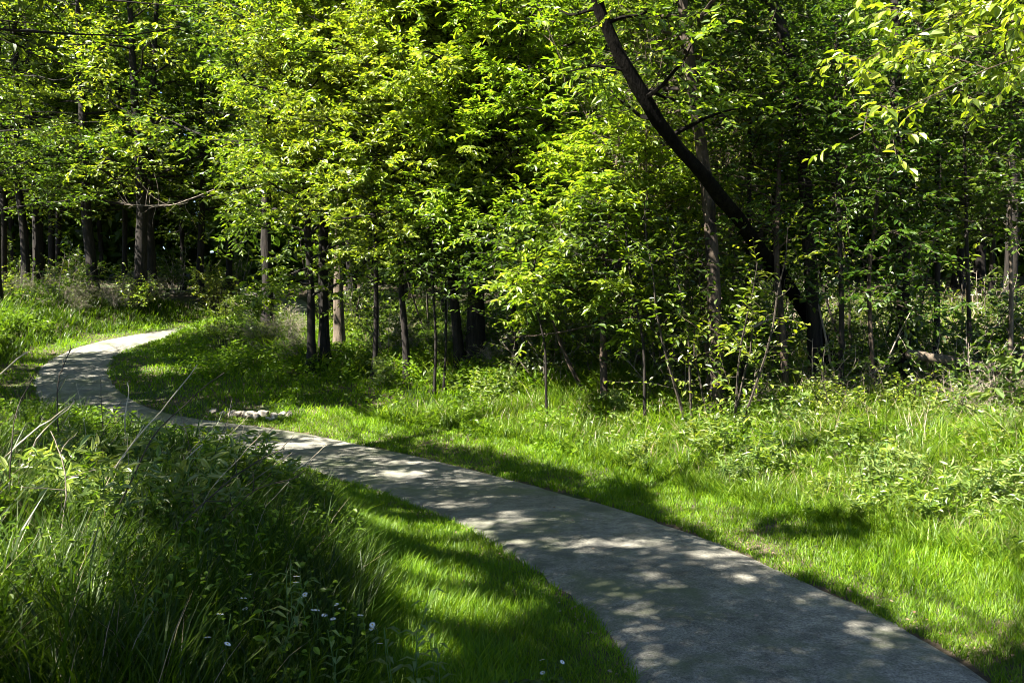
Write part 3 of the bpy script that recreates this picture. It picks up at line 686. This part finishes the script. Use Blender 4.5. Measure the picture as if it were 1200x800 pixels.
scatter('leafy_shrub', 7, lambda: (rg.uniform(235, 330), rg.uniform(22, 28)), (.5, .9), .8)
scatter('bare_brush', 4, lambda: (rg.uniform(290, 350), rg.uniform(20, 24)), (.5, .8), .8)
for u, Y, sc in [(722, 16.6, 1.1), (782, 15.4, 1.05), (790, 18.5, 1.15), (650, 19.5, .9), (800, 16.2, .9)]:
    PLANTS.append(('tangle_tree', 0, (u - 600) / FPX * Y, Y, rg.uniform(0, 6.28), sc))
scatter('weed_clump', 26, lambda: (lambda u: (u, edgeY(u) - rg.uniform(.1, 2.0)))(rg.uniform(430, 1250)), (.6, 1.1), .5)
scatter('weed_clump', 30, lambda: (rg.uniform(740, 1250), rg.uniform(7.5, 12)), (.5, 1.0), .4)
PLANTS += [('sapling', 0, (862 - 600) / FPX * 12.3, 12.3, 1.0, .92), ('sapling', 0, (815 - 600) / FPX * 12.9, 12.9, 4.4, 1.05)]
scatter('weed_clump', 12, lambda: (rg.uniform(0, 330), rg.uniform(5.5, 9)), (.7, 1.1), .5)
scatter('weed_clump', 16, lambda: (rg.uniform(-20, 200), rg.uniform(4.9, 6.6)), (.7, 1.05), .32)
# labels from the nearest landmark, ranked by depth where several share it
buckets = {}
for i, (kind, vi, x, y, rz, sc) in enumerate(PLANTS):
    u = 600 + FPX * x / y; j = min(range(len(LAND)), key=lambda k: abs(LAND[k][0] - u))
    rel = 'beside' if abs(LAND[j][0] - u) < 10 else ('left of' if u < LAND[j][0] else 'right of')
    buckets.setdefault((kind, j, rel), []).append(i)
labels = {}
for (kind, j, rel), ids in buckets.items():
    ids.sort(key=lambda i: PLANTS[i][3])
    names = {1: [''], 2: ['nearer the path, ', 'farther back, ']}.get(len(ids)) or ['nearest path, '] + ['%s from path, ' % o for o in ('second', 'third', 'fourth', 'fifth', 'sixth', 'seventh', 'eighth', 'ninth', 'tenth')][:len(ids) - 2] + ['farthest back, ']
    for nme, i in zip(names, ids): labels[i] = '%s %s%s %s' % (ADJ[kind], nme and ('- ' + nme), rel, LAND[j][1])
first = {}
for i, (kind, vi, x, y, rz, sc) in enumerate(PLANTS):
    src = KINDS[kind][vi]; loc = (x, y, float(ground_z(np.array([x]), np.array([y]))[0])); lab = labels[i].replace(' - ', ', ')
    if (kind, vi) not in first: first[(kind, vi)] = (loc, rz, sc, lab)
    else: dup(src, loc, rz, sc, lab, GRP[kind])
for (kind, vi), (loc, rz, sc, lab) in first.items():
    o = KINDS[kind][vi]; o.location = loc; o.rotation_euler = (0, 0, rz); o.scale = (sc, sc, sc); o['label'] = lab; o['group'] = GRP[kind]

# ------------------------------------------------------------------ grass
def blades(x, y, h, wd, rng, lean=.35, curl=.5):
    n = len(x); z = ground_z(x, y); az = rng.uniform(0, 6.28, n)
    dirv = np.stack([np.cos(az), np.sin(az)], 1); a2 = az + np.pi / 2 + rng.normal(0, .4, n); wv = np.stack([np.cos(a2), np.sin(a2), 0 * az], 1)
    l = np.abs(rng.normal(0, lean, n)); c = curl * rng.uniform(.2, 1.2, n)
    def p(t):
        off = h * (l * t + c * t * t); zz = h * t * (1 - .35 * c * t)
        return np.stack([x + dirv[:, 0] * off, y + dirv[:, 1] * off, z - .01 + zz], 1)
    w = wd[:, None] * .5
    p0, p1, p2, p3 = p(0.), p(.38), p(.72), p(1.)
    V = np.stack([p0 - wv * w, p0 + wv * w, p1 + wv * w, p1 - wv * w, p2 + wv * w * .75, p2 - wv * w * .75, p3], 1).reshape(-1, 3)
    b = np.arange(n)[:, None] * 7
    return V, np.concatenate([b + [[0, 1, 2, 3]], b + [[3, 2, 4, 5]]]), b + [[5, 4, 6]]
def sample(n, y0, y1, rng, u0=-200, u1=1500):
    """random ground points seen in the picture's fan"""
    y = np.sqrt(rng.uniform(y0 ** 2, y1 ** 2, n)); x = (rng.uniform(u0, u1, n) - 600) / FPX * y; return x, y
mown, tall, meadow_sunlit, straw = [], [], [], []
rng = np.random.default_rng(31)
for (y0, y1, n, wk) in [(3.0, 6, 120000, .0042), (6, 10, 200000, .0058), (10, 16, 250000, .009), (16, 32, 240000, .016)]:
    x, y = sample(n, y0, y1, rng); d = pathdist(x, y); e = np.abs(d) - hw(y); left = d > 0
    ok = e > -.14 + .07 * vnoise(x * 2.3, y * 2.3, 8) + .03 * vnoise(x * 7, y * 7, 9)
    vwid = np.where(left, np.where(y < 14, 1.5, 1.0), np.where(y > 15.5, 3.6, 1.25 + .45 * vnoise(x * .4, y * .4, 2)))
    vwid = np.where(left & (y < 14), 1.35 + .35 * vnoise(x * .8, y * .8, 6), vwid)
    clump = vnoise(x * 2.2, y * 2.2, 12) * .5 + vnoise(x * 6, y * 6, 14) * .5
    wood = e > np.where(y > 23, 8.5, 5.5)
    mk = ok & (e < vwid + .25) & (clump > -.8)
    h = (.075 + .06 * sstep(0, 1.2, e)) * (1 + .55 * clump + .35 * vnoise(x * .9, y * .9, 19)) * rng.uniform(.6, 1.3, n)
    h = h * np.where(e < .12, .85, 1)
    mown.append((x[mk], y[mk], h[mk], wk * rng.uniform(.7, 1.3, mk.sum())))
    tk = ok & (e > vwid - .15) & (~wood | (rng.random(n) < .12)) & (clump > -.55) & (rng.random(n) < np.where(left, .66, .75))
    ht = np.where(left & (y < 15), .26 + .20 * sstep(1.2, 3, e), .27 + .30 * sstep(1.8, 4.5, e)) * (1 + .5 * clump) * rng.uniform(.5, 1.3, n)
    for lst, q_ in ((tall, tk & left), (meadow_sunlit, tk & ~left)): lst.append((x[q_], y[q_], ht[q_], wk * 1.35 * rng.uniform(.7, 1.4, q_.sum())))
    bk = tk & left & (rng.random(n) < .10)
    tall.append((x[bk], y[bk], ht[bk] * 1.2, wk * 2.6 * rng.uniform(.7, 1.3, bk.sum())))
    sk = ok & (e > vwid + .1) & (rng.random(n) < np.where(left, .02, .045))
    straw.append((x[sk], y[sk], ht[sk] * 1.15, wk * .8 * np.ones(sk.sum())))
def cat(L): return [np.concatenate([a[i] for a in L]) for i in range(4)]
for nm, L_, mt, lab, ln, cu in [('mown_grass', mown, 'grass', 'short bright green grass along both edges of the path', .4, .5), ('tall_grass', tall, 'grass_tall_shaded', 'tall uncut grass on the left bank beyond the verge', .24, .55), ('meadow_grass', meadow_sunlit, 'meadow_sunlit', 'wispy uncut grass between the right verge and the wood', .28, .8), ('dry_grass', straw, 'straw', 'scattered dry straw-coloured blades in the tall grass', .3, .6)]:
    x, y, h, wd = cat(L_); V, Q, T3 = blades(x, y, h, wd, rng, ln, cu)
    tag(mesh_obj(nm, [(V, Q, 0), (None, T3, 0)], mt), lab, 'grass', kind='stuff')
# small broad leaves of the ground cover
n = 540000
x, y = sample(n, 3.2, 26, rng); d = pathdist(x, y); e = np.abs(d) - hw(y); left = d > 0
cl = vnoise(x * 1.3, y * 1.3, 40) * .6 + vnoise(x * 4, y * 4, 41) * .4
k = (e > np.where(left, 1.3, .9)) & (e < 9) & (cl > np.where(left, -.18, -.05)) & (rng.random(n) < np.clip(.15 + .2 * (e - .9) + .6 * left, 0, .8))
x, y, e, cl, left = x[k], y[k], e[k], cl[k], left[k]; n = len(x)
hh = rng.uniform(.02, 1, n) * np.clip(.07 + np.where(left, .22, .12) * e + .15 * cl, .05, .55)
z = ground_z(x, y) + hh; az = rng.uniform(0, 6.28, n)
D = unit(np.stack([np.cos(az), np.sin(az), rng.normal(-.1, .3, n)], 1)); Nn = unit(np.array([0, 0, 1.]) + rng.normal(0, .38, (n, 3)))
V, F = leaf_mesh(np.stack([x, y, z], 1), D, Nn, rng.uniform(.03, .075, n) * np.clip(y / 9, .65, 1.5), rng.uniform(.4, .7, n))
tag(mesh_obj('ground_cover', [(V, F, 0)], 'leaf_deep'), 'low broad-leaved ground cover between verge and wood', 'ground cover', kind='stuff')
# leaf litter on the forest floor and crumbs along the path edge
n = 60000
x, y = sample(n, 8, 40, rng); d = pathdist(x, y); e = np.abs(d) - hw(y); k = (e > 3.5) & ~((y > 23) & (e < 8.5)); x, y = x[k], y[k]; n = len(x)
x2, y2 = sample(90000, 3.2, 18, rng); e2 = np.abs(pathdist(x2, y2)) - hw(y2); k = (np.abs(e2 - .02) < .10) & (rng.random(len(x2)) < .30); k |= (e2 < -.1) & (rng.random(len(x2)) < .006)
zz = np.concatenate([ground_z(x, y) + .02, zp(y2[k]) + .032]); sz = np.concatenate([rng.uniform(.06, .13, n), rng.uniform(.012, .04, k.sum())])
x, y = np.concatenate([x, x2[k]]), np.concatenate([y, y2[k]]); n = len(x); az = rng.uniform(0, 6.28, n)
D = np.stack([np.cos(az), np.sin(az), rng.normal(0, .2, n)], 1); Nn = unit(np.array([0, 0, 1.]) + rng.normal(0, .3, (n, 3)))
V, F = leaf_mesh(np.stack([x, y, zz], 1), unit(D), Nn, sz, rng.uniform(.4, .7, n), True)
tag(mesh_obj('leaf_litter', [(V, F, 0)], 'litter'), 'brown fallen leaves and crumbs on the floor of the wood and path edge', 'leaf litter', kind='stuff')

# ------------------------------------------------------------------ stones at the dip of the path
def stone(seed, a, b, c):
    import bmesh
    bm = bmesh.new(); bmesh.ops.create_icosphere(bm, subdivisions=3, radius=1.0); rg = np.random.default_rng(seed)
    pl = unit(rg.normal(0, 1, (9, 3))); dd = rg.uniform(.62, .92, 9)
    for v in bm.verts:
        p = np.array(v.co)
        for q_, e_ in zip(pl, dd):
            t = p @ q_
            if t > e_: p = p - q_ * (t - e_)
        p = p * (1 + .05 * math.sin(7 * p[0] + seed) * math.cos(6 * p[1] + 2 * seed))
        v.co = (p[0] * a, p[1] * b, p[2] * c)
    me = bpy.data.meshes.new('stone'); bm.to_mesh(me); bm.free(); me.materials.append(M['stone'])
    o = bpy.data.objects.new('stone', me); COL.objects.link(o); return o
STN = [(226, 494, 7, 'small tan stone at the left end of the stone row'), (242, 494, 6, 'second small stone from the left end of the row'), (258, 492, 9, 'long tan stone, third from the left end of the row'),
       (268, 491, 10, 'bright white stone left of the middle of the row'), (280, 492, 8, 'dull stone between two white stones'), (281, 489, 9, 'tan white stone behind the dull stone'), (289, 491, 11, 'largest white stone in the middle of the row'), (298, 489, 9, 'round white stone right of the largest one'),
       (309, 486, 11, 'whitish stone half sunk in the grass right of the middle'), (313, 491, 6, 'small stone in the grass in front of the whitish stone'), (321, 488, 9, 'grey stone third from the right end'), (331, 486, 8, 'flat pale stone second from the right end'), (339, 485, 7, 'flat tan stone at the right end of the stone row')]
for i, (u, v, w_, lab) in enumerate(STN):
    p = gpoint(u, v + 3); r = w_ * p[1] / FPX * .70
    dd_ = float(pathdist(p[:1], p[1:])[0])
    if dd_ > -HALF - .12: p = p - np.array([-.2, -.98]) * (dd_ + HALF + .15)
    rg = random.Random(i)
    o = stone(i, r * rg.uniform(1.0, 1.4), r * rg.uniform(.8, 1.1), r * rg.uniform(.6, .85))
    o.location = (p[0], p[1], float(ground_z(p[:1], p[1:])[0]) + r * .46); o.rotation_euler = (rg.uniform(-.3, .3), rg.uniform(-.3, .3), rg.uniform(0, 6))
    tag(o, lab, 'stone', 'pale stones beside the dip of the path')

# ------------------------------------------------------------------ fallen wood
def stick(name, pts, r0, r1, m, label, cat, twigs=0, seed=0, group=None, tl=.4, n=8, K=16):
    rng = np.random.default_rng(seed); P = np.asarray(pts, float)
    s = np.concatenate([[0], np.cumsum(np.linalg.norm(np.diff(P, axis=0), axis=1))]); q = np.linspace(0, s[-1], K)
    P = np.stack([np.interp(q, s, P[:, i]) for i in range(3)], 1)
    for _ in range(3): P[1:-1] = .25 * P[:-2] + .5 * P[1:-1] + .25 * P[2:]
    P = P + rng.normal(0, .012 * s[-1] / 2, P.shape) * np.linspace(0, 1, K)[:, None] ** .5 * .5
    parts = [(*tubes(P[None], np.linspace(r0, r1, K)[None], n), 0)]
    if twigs:
        O, D, t, _ = shoots(P[None], twigs, rng, .3, .8, .3, .25); T_ = grow(O, D, tl * rng.uniform(.4, 1.2, twigs), 5, rng, .15, 0)
        parts.append((*tubes(T_, np.full((twigs, 1), r1 * .9) * np.linspace(1, .5, 5)[None], 4), 0))
    b = P[0].copy(); parts = [(V - b, F, i) for V, F, i in parts]
    o = mesh_obj(name, parts, m, smooth=True, loc=b); return tag(o, label, cat, group)
g0, g1 = at(1062, 414, 13.4), at(1215, 444, 13.0)
stick('fallen_log', [g0, (g0 + g1) / 2 + [0, 0, .03], g1, g1 + [1.2, -.1, -.4]], .075, .10, 'bark_pale', 'brown fallen log propped across the undergrowth near the right edge', 'log', 3, 3, tl=.5, n=12)
stick('fallen_branch', [at(775, 366, 14.4), at(700, 380, 14.8), at(640, 392, 15.1), at(590, 396, 15.3)], .022, .010, 'bark_brown', 'bare brown branch lying level through the brown layered tree', 'branch', 6, 4, tl=.6)
stick('fallen_branch', [at(905, 372, 13.6), at(850, 398, 13.6), at(780, 392, 13.9)], .03, .015, 'twig_grey', 'thin bare branch hung across the mottled brown trunk', 'branch', 7, 5, tl=.5)
stick('fallen_branch', [at(252, 222, 20), at(200, 242, 20), at(145, 240, 20)], .014, .005, 'twig_grey', 'pale broken bare branch hanging above the far path end', 'branch', 22, 6, tl=.7)

# ------------------------------------------------------------------ dead stalks arching over the left bank
STK = [([(129, 552), (187, 482), (232, 428)], 5.4, .0050, 'twig_straw', 0, 'long pale dead stalk slanting right over the tall grass', 'd'),
       ([(101, 690), (140, 590), (184, 500), (262, 436)], 4.6, .0042, 'twig_dark', 0, 'long dark stalk slanting right across the middle of the left bank', 'd'),
       ([(146, 698), (225, 601), (280, 552), (333, 524)], 4.4, .0045, 'twig_dark', 9, 'dark twiggy stalk leaning right with fine side twigs near the path', 'd'),
       ([(34, 522), (60, 495), (88, 470)], 6.0, .0050, 'twig_straw', 0, 'short pale stalk slanting right at the left of the bank', 'd'),
       ([(-20, 452), (8, 432), (32, 412)], 6.5, .0065, 'twig_straw', 0, 'pale stalk at the left picture edge, upper of two parallel ones', 'd'),
       ([(-30, 575), (20, 520), (82, 474)], 5.6, .0065, 'twig_straw', 0, 'pale stalk at the left picture edge, lower of two parallel ones', 'd'),
       ([(201, 578), (212, 540), (238, 521)], 5.2, .0050, 'twig_straw', 0, 'short pale stalk bent right near the middle of the bank', 'd'),
       ([(120, 560), (142, 540), (169, 498)], 5.6, .0045, 'twig_straw', 0, 'pale stalk beside the long slanting one, shorter and lower', 'd'),
       ([(338, 556), (362, 540), (384, 520)], 7.2, .0055, 'twig_straw', 0, 'pale curved stalk standing out against the asphalt path', 'd'),
       ([(60, 732), (125, 727), (182, 741)], 4.2, .0050, 'twig_straw', 3, 'dry bent stalk lying level low in the foreground grass', 'd'),
       ([(66, 470), (68, 435), (84, 408)], 8.0, .0060, 'twig_dark', 10, 'small dark bare weed with side twigs in front of the far path', 'd'),
       ([(146, 478), (152, 466), (150, 448)], 8.4, .0075, 'twig_straw', 0, 'pale hooked stalk tip in front of the inner path edge', 'd'),
       ([(118, 462), (118, 438)], 8.2, .0035, 'twig_dark', 0, 'thin upright dark stalk against the blue shaded asphalt', 'd'),
       ([(10, 540), (18, 480), (40, 440)], 5.0, .0040, 'twig_dark', 5, 'dark bare twiggy stalk near the left picture edge', 'd'),
       ([(230, 640), (300, 570), (350, 560)], 4.9, .0035, 'twig_dark', 8, 'fine dark stalk with wispy twigs lowest on the right side of the bank', 'd'),
       ([(70, 640), (80, 560), (60, 505)], 4.7, .0042, 'twig_grey', 4, 'grey stalk leaning left among the dark stalks', 'd')]
for i, (pts, Y, r, m, tw_, lab, _) in enumerate(STK):
    P = [at(u, v, Y + .12 * k) for k, (u, v) in enumerate(pts)]
    gz = float(ground_z(P[0][:1], P[0][1:2])[0])
    if P[0][2] > gz: 
        dirn = P[0] - P[1]; k = (P[0][2] - gz + .03); P = [np.array([P[0][0] + dirn[0] * min(1, k / max(.05, -dirn[2])) * .6, P[0][1], gz - .03])] + P
    stick('dead_stalk', P, r * 1.35, r * .7, m, lab, 'stalk', tw_, 50 + i, 'dead weed stalks over the left bank', tl=.22, n=5)
rg = random.Random(8)
for i in range(34):
    Y = rg.uniform(4.4, 9); u = rg.uniform(-20, 330 - 10 * (9 - Y)); b_ = gbase(u, Y); h = rg.uniform(.45, 1.0); a = rg.uniform(-.2, 1.0)
    P = [b_ - [0, 0, .04], b_ + [a * h * .25, .05, h * .55], b_ + [a * h * .9, rg.uniform(-.1, .2), h]]
    stick('dry_stem', P, rg.uniform(.0025, .004), .0015, ['twig_straw', 'twig_dark', 'twig_grey'][i % 3], 'thin dry stem standing among the tall grass of the left bank', 'stem', rg.choice([0, 0, 3, 5]), 90 + i, 'thin dry stems in the left bank grass', tl=.15, n=4)

# ------------------------------------------------------------------ small plants of the foreground
def plant(name, loc, label, cat, seed, h, stems, leaf, size, width, q, group=None, flowers=0, spread=.15, droop=.1, up=.5):
    rng = np.random.default_rng(seed); rt = root(name, loc, label, cat, group)
    az = rng.uniform(0, 6.28, stems); el = np.pi / 2 - np.abs(rng.normal(0, spread, stems))
    D = np.stack([np.cos(az) * np.cos(el), np.sin(az) * np.cos(el), np.sin(el)], 1); O = rng.normal(0, .02, (stems, 3)) * [1, 1, 0] - [0, 0, .03]
    P = grow(O, D, h * rng.uniform(.75, 1.15, stems), 9, rng, .05, .01)
    mesh_obj('stem', [(*tubes(P, np.full((stems, 1), .0032) * np.linspace(1, .5, 9)[None], 5), 0)], 'green_stem', rt)
    idx = np.repeat(np.arange(stems), q); t = np.tile(np.linspace(.22, .98, q), stems); O, T = along(P, idx, t)
    a = np.tile(np.arange(q) * 2.3, stems) + rng.uniform(-.4, .4, stems * q)
    D = unit(np.stack([np.cos(a), np.sin(a), np.full(stems * q, up - droop)], 1)); Nn = unit(np.stack([-np.cos(a) * up, -np.sin(a) * up, np.ones(stems * q)], 1))
    s = size * rng.uniform(.7, 1.2, stems * q) * (1.15 - .5 * t)
    # each leaf as two joined segments that arch over
    mid = O + D * (s * .5)[:, None]; D2 = unit(D + np.array([0, 0, -.75])); W = unit(np.cross(Nn, D)); w = (s * width * .5)[:, None]
    V = np.stack([O, O + D * (s * .25)[:, None] + W * w * .85, mid + W * w, mid + D2 * (s * .28)[:, None] + W * w * .62, mid + D2 * (s * .55)[:, None],
                  mid + D2 * (s * .28)[:, None] - W * w * .62, mid - W * w, O + D * (s * .25)[:, None] - W * w * .85, mid - Nn * w * .25, O + D * (s * .25)[:, None] - Nn * w * .2, mid + D2 * (s * .28)[:, None] - Nn * w * .15], 1)
    b = np.arange(len(O))[:, None] * 11
    Q = np.concatenate([b + [[9, 8, 2, 1]], b + [[8, 10, 3, 2]], b + [[9, 7, 6, 8]], b + [[8, 6, 5, 10]]]); T3 = np.concatenate([b + [[0, 9, 1]], b + [[0, 7, 9]], b + [[10, 4, 3]], b + [[10, 5, 4]]])
    mesh_obj('foliage', [(V.reshape(-1, 3), Q, 0), (None, T3, 0)], leaf, rt)
    for k in range(flowers):
        c = P[k % stems, -1] + rng.normal(0, .025, 3) * [1, 1, .5] + ([0, 0, 0] if k < stems else [0, 0, -.03]); m = 18; aa = np.arange(m) * 2 * np.pi / m
        tl = np.array([rng.normal(0, .25), rng.normal(0, .25), 1]); tl /= np.linalg.norm(tl); e1 = unit(np.cross(tl, [0, 1, 0.])); e2 = np.cross(tl, e1)
        D = np.cos(aa)[:, None] * e1 + np.sin(aa)[:, None] * e2
        fo = mesh_obj('flower_head', [(*leaf_mesh(np.repeat(c[None], m, 0) + D * .003, D, np.repeat(tl[None], m, 0), np.full(m, .013), np.full(m, .32)), 0)], 'white_petal', rt)
        ths = np.linspace(0, 2 * np.pi, 9)[:-1]; disc = np.concatenate([c + .0045 * (np.cos(ths)[:, None] * e1 + np.sin(ths)[:, None] * e2), [c + tl * .004]])
        mesh_obj('flower_eye', [(disc, np.array([[i, (i + 1) % 8, 8] for i in range(8)]), 0)], 'yellow_eye', fo)
        if k >= stems:
            pk = P[k % stems, -3]; mesh_obj('flower_stalk', [(*tubes(np.stack([pk, (pk + c) / 2 + [0, 0, -.004], c])[None], np.full((1, 3), .0012), 4), 0)], 'green_stem', rt)
def pbase(u, v):
    p = gpoint(u, v); return (p[0], p[1], float(ground_z(p[:1], p[1:])[0]))
for i, (u, v, h, nf, lab) in enumerate([(372, 795, .38, 6, 'white-flowered weed with the largest group of small blooms, foreground left'), (392, 792, .28, 4, 'shorter white-flowered weed just right of the largest one'), (285, 775, .28, 3, 'white-flowered weed alone farther left in the tall grass'),
                                        (245, 825, .30, 3, 'white-flowered weed at the bottom edge left of the lance-leaved plants'), (642, 800, .15, 3, 'small white-flowered weed at the bottom beside the path'), (435, 812, .26, 4, 'white-flowered weed at the bottom just left of the tallest lance-leaved plant')]):
    plant('white_flower', pbase(u, v), lab, 'flower', 400 + i, h * (1.35 if u < 500 else 1.0), 3, 'leaf_mid', .05, .28, 5, 'white-flowered weeds in the foreground', nf)
for i, (u, v, h, lab) in enumerate([(487, 830, .36, 'tallest lance-leaved green plant at the bottom, left of the mown grass'), (512, 835, .27, 'lance-leaved plant just right of the tallest one'), (462, 838, .28, 'lance-leaved plant just left of the tallest one'), (345, 800, .42, 'lance-leaved plant among the white flowers'), (322, 815, .36, 'lance-leaved plant left of the white flowers'),
                                    (160, 820, .33, 'lance-leaved plant in dark grass at the bottom left'), (395, 845, .28, 'low lance-leaved plant below the white flowers')]):
    plant('lance_leaved_plant', pbase(u, v), lab, 'plant', 420 + i, h * 1.5, 2, 'leaf_pale', .13, .20, 9, 'lance-leaved plants in the foreground', spread=.12)
for i, (u, v, h, lab) in enumerate([(620, 822, .14, 'low broad-leaved plant at the bottom beside the path edge'), (655, 815, .12, 'low broad-leaved plant touching the path edge at the bottom'), (585, 838, .16, 'low broad-leaved plant at the bottom left of two others'), (30, 800, .26, 'broad-leaved plant in the bottom left corner'), (70, 775, .24, 'broad-leaved plant right of the bottom left corner'),
                                    (760, 560, .3, 'broad-leaved dark weed mound at the far edge of the mown verge'), (1195, 655, .30, 'pale broad-leaved plant at the right picture edge')]):
    plant('broad_leaved_plant', pbase(u, v), lab, 'plant', 440 + i, h, 6, 'leaf_mid', .11, .5, 6, 'broad-leaved plants in the foreground', spread=.6)
# a close twig of big pale leaves at the right edge
b_ = gbase(1215, 9.2); tp = at(1160, 432, 9.1)
build_tree('sapling', 'small sapling at the right edge with big pale drooping leaves', 'sapling', np.array([b_, b_ + [0, 0, .5], (b_ + [0, 0, 1.0]), at(1200, 418, 9.1)]), .015, .006, 'bark_brown', 'leaf_pale', 460,
           limbs=7, t0=.6, llen=(.25, .5), m=3, tw=.25, q=5, size=.15, width=.45, flat=.8, droop=.35, sub=0, bias=(-.8, -.3, .1))
